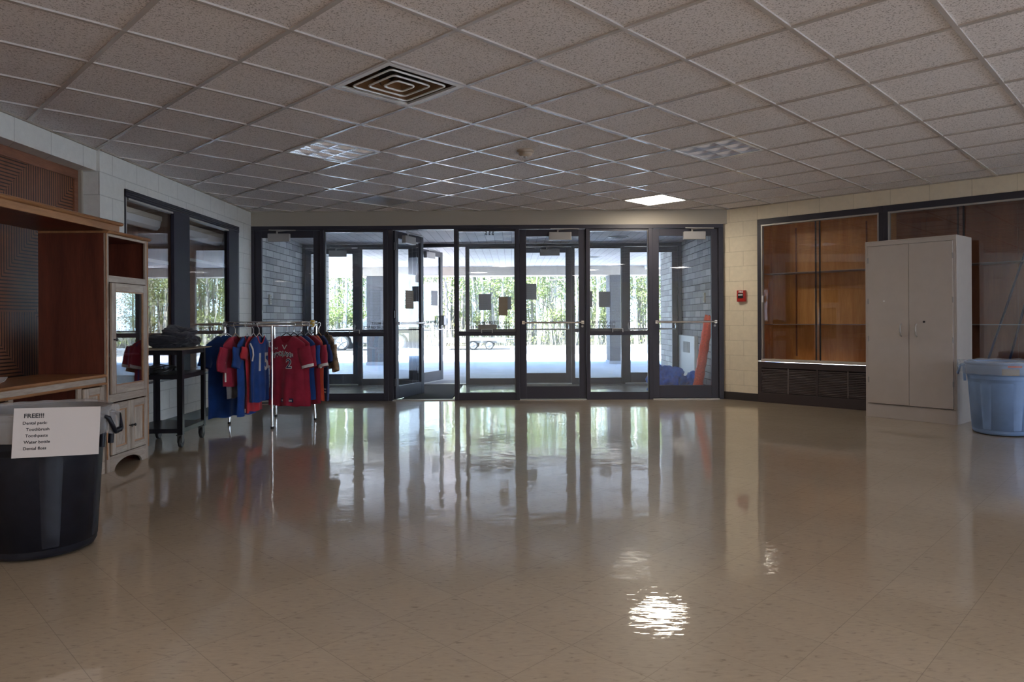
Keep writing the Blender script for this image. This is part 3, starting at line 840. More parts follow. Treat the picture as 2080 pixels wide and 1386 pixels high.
for k, (x0, x1, lab, bk, gl) in enumerate(((.51, 2.06, 'display case with bright varnished plywood back left of the metal cabinet', 'ply', 'dark brown louvred grille under the plywood display case'),
                            (2.06, 3.61, 'dim display case behind the metal cabinet and blue bin', 'ply_shaded', 'dark brown louvred grille hidden behind the metal cabinet'),
                            (3.61, 5.16, 'third display case at the right edge beyond the blue bin', 'ply_shaded', 'dark brown louvred grille at the right edge beyond the bin'))):
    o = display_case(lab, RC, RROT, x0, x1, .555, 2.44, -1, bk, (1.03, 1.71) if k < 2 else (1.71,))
    tb = MB().box(x0+.066, x0+.084, -.03, -.012, 1.33, 1.42).build('finger_pull', 'white', o)
    for xx in (x0+.03,):
        c_ = MB(); c_.cyl((xx, -.016, 2.40), (xx, -.010, 2.40), .014, 10); c_.build('screw_cap', 'bronze', o)
    grille(x0, x1, gl)
# poles leaning inside the second case
for k, (xa, xb, lab) in enumerate(((3.02, 3.40, 'dark blue pole leaning inside the dim display case, nearer the cabinet'), (3.22, 3.52, 'dark blue pole leaning inside the dim display case, farther from the cabinet'))):
    q = MB(); q.cyl((xa, .25, .56), (xb, .30, 1.9), .012, 8)
    tag(q.build('pole', 'f_navy', loc=RC, rotz=RROT), lab, 'pole')

# ================================================================== METAL CABINET
A = R(50)
o = thing('metal_cabinet', 'tall grey two-door metal storage cabinet against the slanted wall', 'cabinet', (4.60, 7.14, 0), -A)
# local x runs back along the front towards the left: use negative x
Wd, Dp, Hh = .914, .46, 1.975
b = MB(); b.box(-Wd, -Wd+.012, 0, Dp, 0, Hh); b.box(-.012, 0, 0, Dp, 0, Hh); b.box(-Wd+.012, -.012, 0, Dp, Hh-.012, Hh)
b.box(-Wd+.012, -.012, Dp-.01, Dp, .02, Hh-.012); b.box(-Wd+.012, -.012, 0, .012, 0, .155); b.box(-Wd+.012, -.012, 0, Dp-.01, .14, .155)
b.box(-Wd+.012, -.012, 0, .012, Hh-.055, Hh-.012); b.box(-Wd+.012, -Wd+.032, 0, .012, .155, Hh-.055); b.box(-.032, -.012, 0, .012, .155, Hh-.055)
b.build('body', 'grey_cab', o, bevel=.003)
for s_, (x0, x1) in (('l', (-Wd+.034, -Wd/2-.0015)), ('r', (-Wd/2+.0015, -.034))):
    d = MB().box(x0, x1, -.010, .008, .160, Hh-.058).build('door', 'grey_cab', o, bevel=.003)
    hx = x1-.075 if s_ == 'l' else x0+.075
    h_ = MB(); h_.tube([(hx, -.01, .915), (hx, -.040, .925), (hx, -.044, .98), (hx, -.040, 1.035), (hx, -.01, 1.045)], .0085, 8)
    h_.build('handle', 'alu', d)
    hg = MB(); ex = x0 if s_ == 'l' else x1
    for z in (.42, .88, 1.30, 1.76): hg.cyl((ex, -.012, z-.03), (ex, -.012, z+.03), .007, 8)
    hg.build('hinge', 'closer', d)
    if s_ == 'r':
        k_ = MB(); k_.cyl((x0+.15, -.018, 1.07), (x0+.15, -.010, 1.07), .011, 12); k_.build('lock', 'blackmetal', d)
    else:
        k_ = MB(); k_.cyl((x0+.17, -.013, 1.30), (x0+.17, -.010, 1.30), .010, 12); k_.build('sticker', 'white', d)

# ================================================================== BINS
def bin_(name, label, m, loc, rotz, hnd=True):
    o = thing(name, label, 'trash can', loc, rotz)
    def fn(r, z, a, i):
        k = 0.0
        if .06 < z < .50:
            t_ = math.degrees(a) % 60
            if 8 < t_ < 52: k = -.006
        return r + k, z
    prof = [(.001, .006), (.20, .006), (.222, .012), (.232, .03), (.236, .062), (.237, .066)]
    prof += [(.237+.030*(z-.066)/.44, z) for z in (.12, .2, .3, .4, .48, .497)] + [(.268, .503), (.270, .56)]
    prof += [(.283, .565), (.286, .66), (.287, .665), (.298, .668), (.300, .684), (.297, .692), (.284, .692), (.279, .68), (.276, .56), (.262, .50), (.235, .05), (.001, .045)]
    MB().lathe(prof, 90, fn=fn).build('body', m, o)
    if hnd:
        for s_ in (0, PI):
            h_ = MB(); c_, n_ = math.cos(s_), math.sin(s_)
            f_ = lambda r_, t_, z_: (c_*r_ - n_*t_, n_*r_ + c_*t_, z_)
            h_.tube([f_(.286, -.075, .66), f_(.325, -.072, .645), f_(.345, -.045, .575), f_(.345, .045, .575), f_(.325, .072, .645), f_(.286, .075, .66)], .011, 8)
            for k in range(7): h_.tube([f_(.345, -.042+k*.0125, .575), f_(.347, -.040+k*.0125, .575)], .0155, 8)
            h_.tube([f_(.29, -.06, .50), f_(.30, -.06, .66)], .014, 6); h_.tube([f_(.29, .06, .50), f_(.30, .06, .66)], .014, 6)
            h_.build('handle', m, o)
    return o
def bag(label, m, loc, seed, drop, r0=.283, lump=()):
    def fn(r, z, a, i):
        n = mn.noise(Vector((math.cos(a)*3, math.sin(a)*3, seed + i*.25)))
        n2 = mn.noise(Vector((math.cos(a)*9, math.sin(a)*9, seed*2 + i*.5)))
        out = i > 6
        k = 0
        for (la, lw, lr) in lump:
            da = abs((a-la+PI) % (2*PI)-PI)
            if da < lw and out: k = lr*(1-da/lw)
        g = 1 if i < 9 else (i-8)/3
        return r + (.010*n + .005*n2)*(1 if not out else 1.2) + (.006 if out else -.004) + k, z + (.012*n if i > 3 else 0) - (drop*(.5+.9*n)*g*.5 if i > 8 else 0)
    prof = [(.21, .30), (.235, .42), (.25, .52), (.262, .62), (.270, .68), (.281, .700), (.292, .704), (.304, .700), (.308, .685), (.309, .65), (.308, .62), (.306, .59)]
    q = MB(); q.lathe(prof, 120, fn=fn)
    return tag(q.build('bin_liner', m, loc=loc), label, 'bin liner')
BK = (-2.33, 3.42, 0); BL = (4.69, 6.63, 0)
bin_('trash_can', 'black plastic trash can with a paper sign in front of the oak unit', 'black_plastic', BK, R(12))
bag('clear plastic liner draped over the rim of the black trash can', 'liner', BK, 2.3, .09, lump=((R(12), .22, .03),))
bin_('trash_can', 'blue plastic trash can beside the grey metal cabinet', 'blue_plastic', BL, R(147))
bag('whitish plastic liner hanging over the rim of the blue trash can', 'liner_w', BL, 6.1, .05, lump=((R(150), .45, .04),))
# label strip on the blue bin, bent round it
def bent_label(name, m, c, a0, a1, r, z0, z1, label, cat):
    q = MB(); n = 12; vs = []
    for k in range(n+1):
        a = a0+(a1-a0)*k/n
        for rr in (r, r+.002):
            for z in (z0, z1): vs.append((rr*math.cos(a), rr*math.sin(a), z))
    fs = []
    for k in range(n):
        b_ = k*4; fs += [(b_+2, b_+3, b_+7, b_+6), (b_, b_+4, b_+5, b_+1), (b_+1, b_+5, b_+7, b_+3), (b_, b_+2, b_+6, b_+4)]
    fs += [(0, 1, 3, 2), (n*4, n*4+2, n*4+3, n*4+1)]
    q.add(vs, fs); return tag(q.build(name, m, loc=c), label, cat)
lb = bent_label('bin_label', 'cardboard', BL, R(236), R(264), .286, .575, .635, 'tan printed label on the collar of the blue trash can', 'label')
bent_label('food_wrapper', 'f_orange', BL, R(245), R(268), .2885, .648, .675, 'orange wrapper showing through the liner of the blue trash can', 'wrapper')

# sign on the black bin
dn = Vector((.68, -.733, 0))
o = thing('paper_sign', 'white paper sign offering free dental packs taped to the black trash can', 'sign', (BK[0]+dn.x*.352, BK[1]+dn.y*.352, .505), R(29))
sw, sh = .335, .222
mx_ = Matrix.Rotation(R(-6), 4, 'X') @ Matrix.Rotation(R(2.2), 4, 'Y')
MB().box(-sw/2, sw/2, -.001, .001, 0, sh).build('sheet', 'paper', o, mtx=mx_)
def sline(t_, x, z, sz, bd=.0012):
    l = text_mb(t_, sz, bold=bd).build('lettering', 'ink', o, mtx=mx_ @ Matrix.Translation((x, -.002, z)))
sline('FREE!!!', -.130, .178, .027, .0008)
for k, (t_, dx) in enumerate((('Dental pack:', 0), ('Toothbrush', .014), ('Toothpaste', .012), ('Water bottle', .008), ('Dental floss', .006))):
    sline(t_, -.133+dx, .148 - k*.0285, .0185, .0004)

# ================================================================== OAK UNITS
def pieces(name, m, par, boxes, bevel=.003):
    for q_ in boxes: MB().box(*q_).build(name, m, par, bevel=bevel)

T = thing('tower_cabinet', 'tall oak tower cabinet with a glass door and open top cubby', 'cabinet', (-2.99, 5.67, 0), RL)
tw, td, th_ = .58, .50, 1.775
b = MB(); b.box(0, .018, -td, -.018, 0, th_); b.box(tw-.018, tw, -td, -.018, 0, th_); b.box(.018, tw-.018, -td, -td+.012, .1, th_)
b.box(.018, tw-.018, -td, -.018, 1.425, 1.445); b.box(.018, tw-.018, -td, -.018, .53, .55); b.box(.018, tw-.018, -td, -.018, .10, .118); b.box(.018, tw-.018, -td+.012, -.018, th_-.018, th_)
b.build('carcass', 'mahog', T)
pieces('stile', 'oak', T, ((0, .035, -.018, 0, 0, th_), (tw-.035, tw, -.018, 0, 0, th_)))
pieces('rail', 'oakx', T, ((.035, tw-.035, -.018, 0, 1.415, 1.465), (.035, tw-.035, -.018, 0, .515, .575), (.035, tw-.035, -.018, 0, th_-.02, th_)))
f = MB()
pl = [(.035, .02)]; pl = [(.035, .115), (tw-.035, .115), (tw-.035, .0), (tw-.10, .0)] + [(tw/2+(tw/2-.10)*math.cos(R(a)), .075*math.sin(R(a))) for a in range(10, 171, 10)] + [(.10, 0), (.035, 0)]
f.prism(pl, -.018, 0, 'XZ')
f.build('arched_base', 'oakx', T, bevel=.003)
c_ = MB()
c_.prism([(-.02, 1.775), (.006, 1.775), (.016, 1.781), (.022, 1.790), (.016, 1.799), (.004, 1.803), (-.02, 1.803)], -.02, tw+.0, 'YZ')
c_.box(-.02, tw, -td, -.02, 1.776, 1.792)
c_.build('crown', 'honey', T)
sd = MB(); sd.tube([(tw-.004, .001, .1), (tw-.004, .001, 1.775)], .006, 6); sd.tube([(.004, .001, .1), (.004, .001, 1.775)], .006, 6); sd.build('edge_bead', 'honey', T)
def panel_door(par, x0, x1, z0, z1, knob, y=0.0, st=.05):
    d = MB(); d.box(x0, x0+st, y, y+.018, z0, z1); d.box(x1-st, x1, y, y+.018, z0, z1)
    d = d.build('door', 'oak', par, bevel=.003)
    pieces('door_rail', 'oakx', d, ((x0+st, x1-st, y, y+.018, z0, z0+st), (x0+st, x1-st, y, y+.018, z1-st, z1)), .002)
    e = MB()
    for a, b_, c1, c2 in ((x0+st, x0+st+.012, z0+st, z1-st), (x1-st-.012, x1-st, z0+st, z1-st), (x0+st+.012, x1-st-.012, z0+st, z0+st+.012), (x0+st+.012, x1-st-.012, z1-st-.012, z1-st)): e.box(a, b_, y+.002, y+.012, c1, c2)
    e.build('panel_moulding', 'honey', d)
    MB().box(x0+st+.012, x1-st-.012, y+.001, y+.008, z0+st+.012, z1-st-.012).build('door_panel', 'oak', d)
    if knob: knob_(d, knob[0], knob[1], y+.018)
    return d
def knob_(par, x, z, y):
    k_ = MB(); k_.tube([(x, y, z), (x, y+.012, z), (x, y+.018, z), (x, y+.024, z), (x, y+.030, z)], [.005, .005, .010, .013, .006], 10)
    k_.build('knob', 'blackmetal', par)
panel_door(T, .040, tw/2-.002, .125, .508, (tw/2-.022, .315))
panel_door(T, tw/2+.002, tw-.040, .125, .508, (tw/2+.022, .315))
d = MB(); g0, g1 = .578, 1.410
d.box(.04, .095, 0, .018, g0, g1); d.box(tw-.095, tw-.04, 0, .018, g0, g1)
d = d.build('glass_door', 'oak', T, bevel=.003)
pieces('door_rail', 'oakx', d, ((.095, tw-.095, 0, .018, g0, g0+.06), (.095, tw-.095, 0, .018, g1-.06, g1)), .002)
e = MB()
for a, b_, c1, c2 in ((.095, .104, g0+.06, g1-.06), (tw-.104, tw-.095, g0+.06, g1-.06), (.104, tw-.104, g0+.06, g0+.069), (.104, tw-.104, g1-.069, g1-.06)): e.box(a, b_, .003, .014, c1, c2)
e.build('panel_moulding', 'honey', d)
MB().box(.10, tw-.10, .004, .008, g0+.065, g1-.065).build('pane', 'glass_dark', d)
knob_(d, tw-.066, .985, .018)
for z in (.85, 1.13): MB().box(.02, tw-.02, -td+.02, -.06, z, z+.012).build('shelf', 'mahog', T)

Cn = thing('media_console', 'long oak media unit with bridge shelf in front of the slatted wood doors', 'cabinet', (-3.0, 5.083, 0), RL)
L_ = 1.72
b = MB(); b.box(0, .018, -.48, -.018, 0, .66); b.box(L_-.018, L_, -.48, -.018, 0, 1.79); b.box(.018, L_-.018, -.48, -.02, .07, .09); b.box(.018, L_-.018, -.48, -.47, .09, .66)
b.box(.285, .303, -.47, -.02, .09, .66); b.box(.945, .963, -.47, -.02, .09, .66); b.box(.303, .945, -.47, -.03, .36, .378)
b.box(.0, L_, -.48, -.02, .655, .70)
b.build('carcass', 'mahog', Cn)
pieces('stile', 'oak', Cn, [(a, b_, -.018, 0, .10, .655) for a, b_ in ((0, .035), (.27, .315), (.93, .975), (L_-.04, L_))])
pieces('rail', 'oakx', Cn, ((0, L_, -.018, 0, .0, .10), (.0, L_, -.018, .008, .672, .712)))
panel_door(Cn, .038, .268, .105, .648, None)
panel_door(Cn, .978, 1.30, .105, .648, None)
panel_door(Cn, 1.305, L_-.045, .105, .648, None)
t_ = MB(); t_.box(0, L_, -.48, .0, .712, .735)
t_.prism([(0, .710), (.014, .712), (.021, .7225), (.014, .734), (0, .735)], 0, L_, 'YZ'); t_.prism([(0, .655), (.012, .656), (.018, .664), (.012, .673), (0, .674)], 0, L_, 'YZ')
t_.build('countertop', 'honey', Cn)
br = MB(); br.box(-.14, L_, -.50, .018, 1.795, 1.805); br.build('bridge_shelf', 'mahog', Cn)
br = MB(); br.box(-.14, L_+.01, .018, .036, 1.793, 1.842); br.box(-.14, L_+.01, -.50, .018, 1.836, 1.842)
br.build('bridge_front', 'honey', Cn, bevel=.003)
br = MB(); br.prism([(-.50, 1.842), (.040, 1.842), (.052, 1.847), (.058, 1.856), (.052, 1.865), (.040, 1.870), (-.50, 1.870)], -.16, L_+.01, 'YZ')
br.build('bridge_crown', 'honey', Cn)

# paper bits on the counter
o = thing('paper_tray', 'creased white paper tray lying on the oak counter', 'paper tray', (-3.30, 4.36, .7355), R(-62))
q = MB()
def sheet(vs, th=.003):
    a, b_, c_, d_ = [Vector(v) for v in vs]; n = (b_-a).cross(d_-a).normalized()*th
    q.add([a, b_, c_, d_, a+n, b_+n, c_+n, d_+n], [(0, 3, 2, 1), (4, 5, 6, 7), (0, 1, 5, 4), (1, 2, 6, 5), (2, 3, 7, 6), (3, 0, 4, 7)])
sheet([(-.10, -.06, 0), (.06, -.06, 0), (.06, .06, 0), (-.10, .06, 0)]); sheet([(-.10, -.065, 0), (.06, -.06, 0), (.05, -.075, .018), (-.12, -.08, .022)]); sheet([(-.10, .06, 0), (-.10, -.06, 0), (-.17, -.07, .022), (-.17, .07, .025)])
sheet([(.06, -.06, 0), (.06, .06, 0), (.19, .08, .05), (.19, -.05, .045)])
q.build('tray', 'paper', o)
tag(crumple('paper_wad', 'paper', (-3.12, 4.07, .736), (.09, .07, .035), 4, .4, 3), 'small crumpled paper wad at the left end of the oak counter', 'paper')
tg = thing('paper_tag', 'small white paper tag hanging on the oak unit behind the black trash can', 'tag', (-2.968, 5.06, .335), R(80))
MB().box(-.055, .055, -.0015, 0, 0, .115).build('sheet', 'paper', tg)
l = text_mb('HQ', .030, align='CENTER').build('lettering', 'ink', tg); l.location = (0, -.0022, .06)

# ================================================================== AV CART
Ct = thing('utility_cart', 'black metal utility cart with three shelves and casters', 'cart', (-3.37, 6.05, 0), R(4.5))
cw, cd = .46, .56
for z, nm in ((.145, 'lower_shelf'), (.62, 'middle_shelf'), (.835, 'top_shelf')):
    s = MB(); s.box(.0, cw, 0, cd, z+.022, z+.028)
    s.box(0, cw, 0, .004, z-.012, z+.028); s.box(0, cw, cd-.004, cd, z-.012, z+.028); s.box(0, .004, 0, cd, z-.012, z+.028); s.box(cw-.004, cw, 0, cd, z-.012, z+.028)
    s.build(nm, 'blackmetal', Ct)
for x in (0, 1):
    for y in (0, 1):
        X, Yy = x*cw, y*cd; sx, sy = (1 if x == 0 else -1), (1 if y == 0 else -1)
        l = MB(); l.box(X-sx*.004, X+sx*.042, Yy-sy*.004, Yy-sy*.0005+sy*.0, .118, .863); l.box(X-sx*.004, X-sx*.0005, Yy-sy*.004, Yy+sy*.042, .118, .863)
        l.box(X-sx*.004, X+sx*.04, Yy-sy*.004, Yy+sy*.0, .118, .863)
        l.build('leg', 'blackmetal', Ct)
        cst = MB(); cx, cy = X+sx*.03, Yy+sy*.03
        cst.box(cx-.025, cx+.025, cy-.025, cy+.025, .108, .118); cst.box(cx-.020, cx-.016, cy-.015, cy+.04, .045, .108); cst.box(cx+.016, cx+.020, cy-.015, cy+.04, .045, .108)
        cst = cst.build('caster', 'steel_dark', Ct)
        wh = MB(); wh.tube([(cx-.013, cy+.022, .05), (cx-.010, cy+.022, .05), (cx+.010, cy+.022, .05), (cx+.013, cy+.022, .05)], [.044, .05, .05, .044], 24)
        wh.build('wheel', 'rubber', cst); hb = MB(); hb.cyl((cx-.023, cy+.022, .05), (cx+.023, cy+.022, .05), .008, 10); hb.build('axle', 'steel_dark', cst)
q = MB(); q.box(-.04, .49, -.03, .62, 0, .006); q.box(.15, .50, .05, .63, .006, .012)
o = tag(q.build('cardboard_sheet', 'cardboard', loc=(-3.37, 6.05, .866), rotz=R(4.5)), 'flat cardboard sheet on top of the black cart', 'cardboard')
tag(crumple('folded_jacket', 'f_black', (-3.13, 6.40, .879), (.40, .36, .17), 12, .55, 5, freq=1.3, rid=.55), 'lower charcoal jacket of the clothing heap on the cart', 'jacket')
tag(crumple('folded_jacket', 'f_slate', (-3.09, 6.42, .935), (.30, .26, .15), 23, .60, 5, freq=1.4, rid=.6), 'upper slate jacket of the clothing heap on the cart', 'jacket')
q = MB()
for k in range(4):
    pts = [(.09*math.cos(a)*(1+.08*k)+.01*k, .13*math.sin(a)*(1-.05*k), .02+.012*k+.012*math.sin(2*a+k)) for a in [2*PI*i/28 for i in range(28)]]
    q.tube(pts, .006, 6, closed=True)
tag(q.build('cable_coil', 'rubber', loc=(-3.22, 6.32, .65)), 'coil of black cable on the middle shelf of the cart', 'cable')
o = thing('disc_player', 'dark disc player box on the middle shelf of the cart', 'player', (-3.345, 6.11, .6485), R(4.5))
MB().box(0, .13, 0, .26, .008, .06).build('case', 'blackmetal', o, bevel=.003); MB().box(.008, .122, -.004, 0, .014, .05).build('front_panel', 'alu', o)
q = MB()
for x in (.015, .115):
    for y in (.03, .23): q.cyl((x, y, 0), (x, y, .009), .008, 8)
q.build('feet', 'rubber', o)

# ================================================================== CLOTHES RACK
CX, CY, RR, ZR = -2.65, 7.60, .48, 1.07
Rk = thing('clothes_rack', 'round chrome clothes rack hung with sports jerseys', 'clothes rack', (CX, CY, 0))
for z, nm in ((ZR, 'ring'), (ZR+.035, 'ring')):
    q = MB(); q.tube([(RR*math.cos(2*PI*k/64), RR*math.sin(2*PI*k/64), z) for k in range(64)], .0125 if z == ZR else .008, 10, closed=True); q.build(nm, 'chrome', Rk)
LEG = [(R(-70), .0), (R(20), .0), (R(110), .0), (R(200), .0)]
LEGA = [R(-70), R(-168), R(22), R(105)]
FOOT = [(.15, -.42), (-.40, -.10), (.41, .15), (-.10, .42)]
for a, ft in zip(LEGA, FOOT):
    q = MB(); tx, ty = RR*math.cos(a), RR*math.sin(a)
    mx1, my1 = tx*.94, ty*.94
    q.tube([(tx, ty, ZR), (tx*.99, ty*.99, .55), (ft[0]*1.02, ft[1]*1.02, .30), (ft[0]*1.06, ft[1]*1.06, .02)], .013, 8)
    lg = q.build('leg', 'chrome', Rk)
    q = MB(); q.cyl((ft[0]*1.06, ft[1]*1.06, 0), (ft[0]*1.06, ft[1]*1.06, .025), .016, 10); q.build('foot_cap', 'rubber', lg)
q = MB()
q.tube([(FOOT[0][0]*1.03, FOOT[0][1]*1.03, .20), (FOOT[3][0]*1.03, FOOT[3][1]*1.03, .20)], .009, 8); q.tube([(FOOT[1][0]*1.03, FOOT[1][1]*1.03, .20), (FOOT[2][0]*1.03, FOOT[2][1]*1.03, .20)], .009, 8)
q.build('cross_brace', 'chrome', Rk)
q = MB(); a = R(-8); q.box(RR-.02, RR+.02, -.02, .02, ZR-.02, ZR+.055, Matrix.Rotation(a, 4, 'Z')); q.build('yellow_clamp', mat('yellow plastic', (.55, .36, .04), .45), Rk, bevel=.004)

def garment(label, m, phi, yaw, W_=.46, L_=.72, sleeve=.22, top=None, seed=1, trim=None, off=0.0, name='jersey', cuff=None, hang='k_white', group=None, thick=.030, dx=0.0):
    """one hung shirt: local x across the shoulders, -y the front, z up; its top at the hanger"""
    px, py = CX+(RR+off)*math.cos(phi), CY+(RR+off)*math.sin(phi)
    zt = (top if top is not None else ZR-.075)
    o = thing(name, label, 'jersey' if name == 'jersey' else 'jacket', (px, py, zt), yaw, group)
    rnd = random.Random(seed); ph = [rnd.uniform(0, 6.28) for _ in range(6)]
    hw = W_/2; nx, nz = 17, 20
    def half(t): return hw*(1.0 - .10*min(1, t*3) + .05*t)
    def yd(c, t, sgn):
        base = thick*math.sqrt(max(0, 1-abs(c)**3))*(.55+.45*min(1, t*4))
        fold = .015*t*math.sin(c*5.5+ph[0]+t*1.2) + .009*t*math.sin(c*11+ph[1]) + .004*math.sin(t*9+ph[2]+c*2)
        return sgn*base + fold
    def pos(c, t, sgn):
        x = half(t)*c + dx*t
        zs = -.115*abs(c)**1.25
        neck = 0
        if abs(c) < .34: neck = (.105 if sgn < 0 else .03)*(1-(abs(c)/.34)**2)
        z0 = zs - neck
        return Vector((x, yd(c, t, sgn), z0 + (-L_ - z0)*t + .006*math.sin(c*7+ph[3])*t))
    q = MB(); vs = []
    for sgn in (-1, 1):
        for j in range(nz+1):
            for i in range(nx+1): vs.append(pos(-1+2*i/nx, j/nz, sgn))
    N = (nx+1)*(nz+1); fs = []
    for s_ in (0, 1):
        for j in range(nz):
            for i in range(nx):
                a = s_*N+j*(nx+1)+i; fs.append((a, a+1, a+nx+2, a+nx+1))
    for j in range(nz):
        for i in (0, nx):
            a = j*(nx+1)+i; fs.append((a, a+nx+1, N+a+nx+1, N+a))
    for i in range(nx):
        if abs(-1+2*(i+.5)/nx) > .30: fs.append((i, i+1, N+i+1, N+i))
    q.add(vs, fs, True)
    cuffs = []
    if sleeve > 0:
        for sx in (-1, 1):
            vs = []; n = 12; steps = 7
            for k in range(steps+1):
                t = k/steps
                cx_ = sx*(hw*.86 + sleeve*.24*t + .012*math.sin(ph[4]+t*3)); cz = -.15 - sleeve*.96*t
                wz = .088*(1-.14*t); wy = thick*(.95 + .15*t)
                dirx, dirz = sx*.24, -.97
                nxv = Vector((-dirz*sx, 0, dirx*sx)).normalized()
                for a in range(n):
                    an = 2*PI*a/n
                    p_ = Vector((cx_, 0, cz)) + nxv*(wz*math.cos(an)) + Vector((0, wy*math.sin(an) + .006*math.sin(t*6+ph[5]), 0))
                    vs.append(p_)
            q.add(vs, [(k*n+a, k*n+(a+1) % n, (k+1)*n+(a+1) % n, (k+1)*n+a) for k in range(steps) for a in range(n)], True)
            if cuff:
                cvs = [Vector((v.x + (sx*.004 if True else 0), v.y*1.10, v.z)) for v in vs[-2*n:]]
                q2 = MB(); q2.add(cvs, [(a, (a+1) % n, n+(a+1) % n, n+a) for a in range(n)], True); cuffs.append(q2)
    q.build('body', m, o)
    for c_ in cuffs: c_.build('cuff', cuff, o)
    fy = lambda x, z: yd(max(-1, min(1, x/hw)), max(0, min(1, -z/L_)), -1)
    if trim:
        r_ = MB(); pts = [pos(-.34+.68*k/12, 0, -1)+Vector((0, -.003, 0)) for k in range(13)]
        r_.tube(pts, .006, 6); r_.build('collar_trim', trim, o)
    # hanger: its own thing hanging on the ring
    h_ = thing('clothes_hanger', 'hanger in ' + label, 'hanger', (px, py, zt), yaw)
    hk = MB(); hz = ZR + .013 - zt
    hk.tube([(0, 0, .0), (0, 0, hz-.045), (0, .018, hz-.018), (0, .020, hz+.006), (0, .008, hz+.018), (0, -.012, hz+.008)], .0035, 6)
    hk.build('hook', 'chrome' if hang != 'k_white' else hang, h_)
    hb = MB(); hb.tube([(0, 0, .0), (-hw*.42, 0, -.055), (-hw*.84, 0, -.118), (-hw*.80, 0, -.135), (hw*.80, 0, -.135), (hw*.84, 0, -.118), (hw*.42, 0, -.055)], .005, 6, closed=True)
    hb.build('bar', hang, h_)
    return o, fy, half
K['k_white'] = mat('white plastic', (.66, .64, .66), .4)
K['k_black'] = K['rubber']
K['k_tan'] = mat('blond wood', (.42, .28, .16), .5)

def decal(o, fy, s_, size, x, z, m, y=.004, bold=.0, align='CENTER', **kw):
    q = text_mb(s_, size, align=align, bold=bold, **kw)
    for v in q.v:
        v.x += x; v.z += z; v.y = fy(v.x, v.z) - y
    return q.build('lettering', m, o)
def patch(o, fy, pts, m, name, y=.004):
    q = MB(); q.add([(x, fy(x, z)-y, z) for x, z in pts], [tuple(range(len(pts)))]); return q.build(name, m, o)

g = {}
garment('short navy blue jersey leftmost on the rack beside the cart', 'f_blue2', R(172), R(64), .36, .56, .20, .94, 3, 'f_white', hang='k_tan', off=.05)
garment('long royal blue jersey second from the left on the rack', 'f_blue', R(-160), R(74), .46, .84, .20, None, 4, 'f_white', off=.0)
garment('longest royal blue jersey third from the left on the rack', 'f_blue', R(-136), R(56), .46, .88, .20, None, 5, None, off=.01)
o, fy, hf = garment('short crimson jersey with a white side stripe', 'f_red', R(-105), R(78), .40, .53, .24, None, 6, None, off=.13, hang='k_tan', thick=.024)
patch(o, fy, [(-.205, -.24), (-.19, -.24), (-.165, -.48), (-.185, -.48)], 'f_white', 'side_stripe', .012)
garment('grey shirt hem showing below the short crimson jersey', 'f_grey', R(-111), R(76), .32, .66, 0, None, 7, None, off=.06, thick=.024)
o, fy, hf = garment('edge-on blue jersey with white hem label beside number 15', 'f_blue', R(-97), R(84), .42, .83, .20, None, 8, 'f_red2', off=.05, thick=.024)
patch(o, fy, [(-.14, -.80), (-.02, -.80), (-.02, -.76), (-.14, -.76)], 'f_white', 'hem_label', .006)
garment('bright red jersey edge on just behind the number 15 jersey', 'f_red2', R(-92), R(86), .40, .80, .12, None, 9, None, off=.0, thick=.024)
o, fy, hf = garment('sleeveless royal blue jersey with white number 15', 'f_blue', R(-84), R(80), .38, .70, 0, None, 10, 'f_red2', off=.03)
decal(o, fy, '15', .25, .02, -.38, 'f_white', bold=.006)
for sx in (-1, 1):
    r_ = MB(); r_.tube([(sx*.178, fy(.17, -.1)-.004+.01, -.10), (sx*.166, -.026, -.16), (sx*.160, -.028, -.22), (sx*.168, -.02, -.28)], .009, 6); r_.build('armhole_trim', 'f_white', o)
o, fy, hf = garment('crimson jersey with number 2 facing the room', 'f_red', R(-53), R(-20), .46, .76, .22, None, 12, None, off=.02, cuff='f_white', hang='k_black', thick=.036)
for dm, bd, yy in (('f_white', .006, .004), ('f_navy', .0, .0065)):
    # arched team name, letter by letter
    w_ = .036
    for k, ch in enumerate('TROJANS'):
        x = -.02 + (k-3)*w_; z = -.235 - .0045*(k-3)**2*.6
        decal(o, fy, ch, .058 if True else 0, x, z, dm, yy, bd)
    decal(o, fy, '2', .135, .055, -.365, dm, yy, bd)
patch(o, fy, [(-.035, -.125), (-.02, -.125), (0, -.158), (.02, -.125), (.035, -.125), (.005, -.172), (-.005, -.172)], 'f_white', 'neck_mark', .004)
for sg in (-1, 1):
    patch(o, fy, [(-.105+sg*.018, -.150), (-.105+sg*.011, -.150), (-.105+sg*.007, -.162), (-.105+sg*.011, -.174), (-.105+sg*.018, -.174), (-.105+sg*.013, -.162)], 'f_white', 'chest_mark', .004)
patch(o, fy, [(-.105-.008, -.159), (-.105+.008, -.159), (-.105+.008, -.165), (-.105-.008, -.165)], 'f_white', 'chest_mark', .0045)
def hem(o, fy, x=.06, z=-.70):
    patch(o, fy, [(x-.075, z-.02), (x+.075, z-.02), (x+.075, z+.02), (x-.075, z+.02)], 'f_navy', 'hem_label', .012)
    patch(o, fy, [(x-.055, z-.008), (x-.03, z-.008), (x-.03, z+.010), (x-.055, z+.010)], 'f_white', 'label_mark', .014)
    patch(o, fy, [(x+.03, z-.012), (x+.06, z-.012), (x+.06, z+.006), (x+.03, z+.006)], 'f_grey', 'label_mark', .014)
hem(o, fy, .03)
garment('crimson jersey directly behind the number 2 jersey', 'f_red', R(-44), R(-29), .46, .76, .22, None, 13, None, off=.02, hang='k_black')
garment('royal blue jersey between two crimson ones', 'f_blue', R(-35), R(-34), .44, .70, .20, None, 14, None, off=.03, hang='k_black')
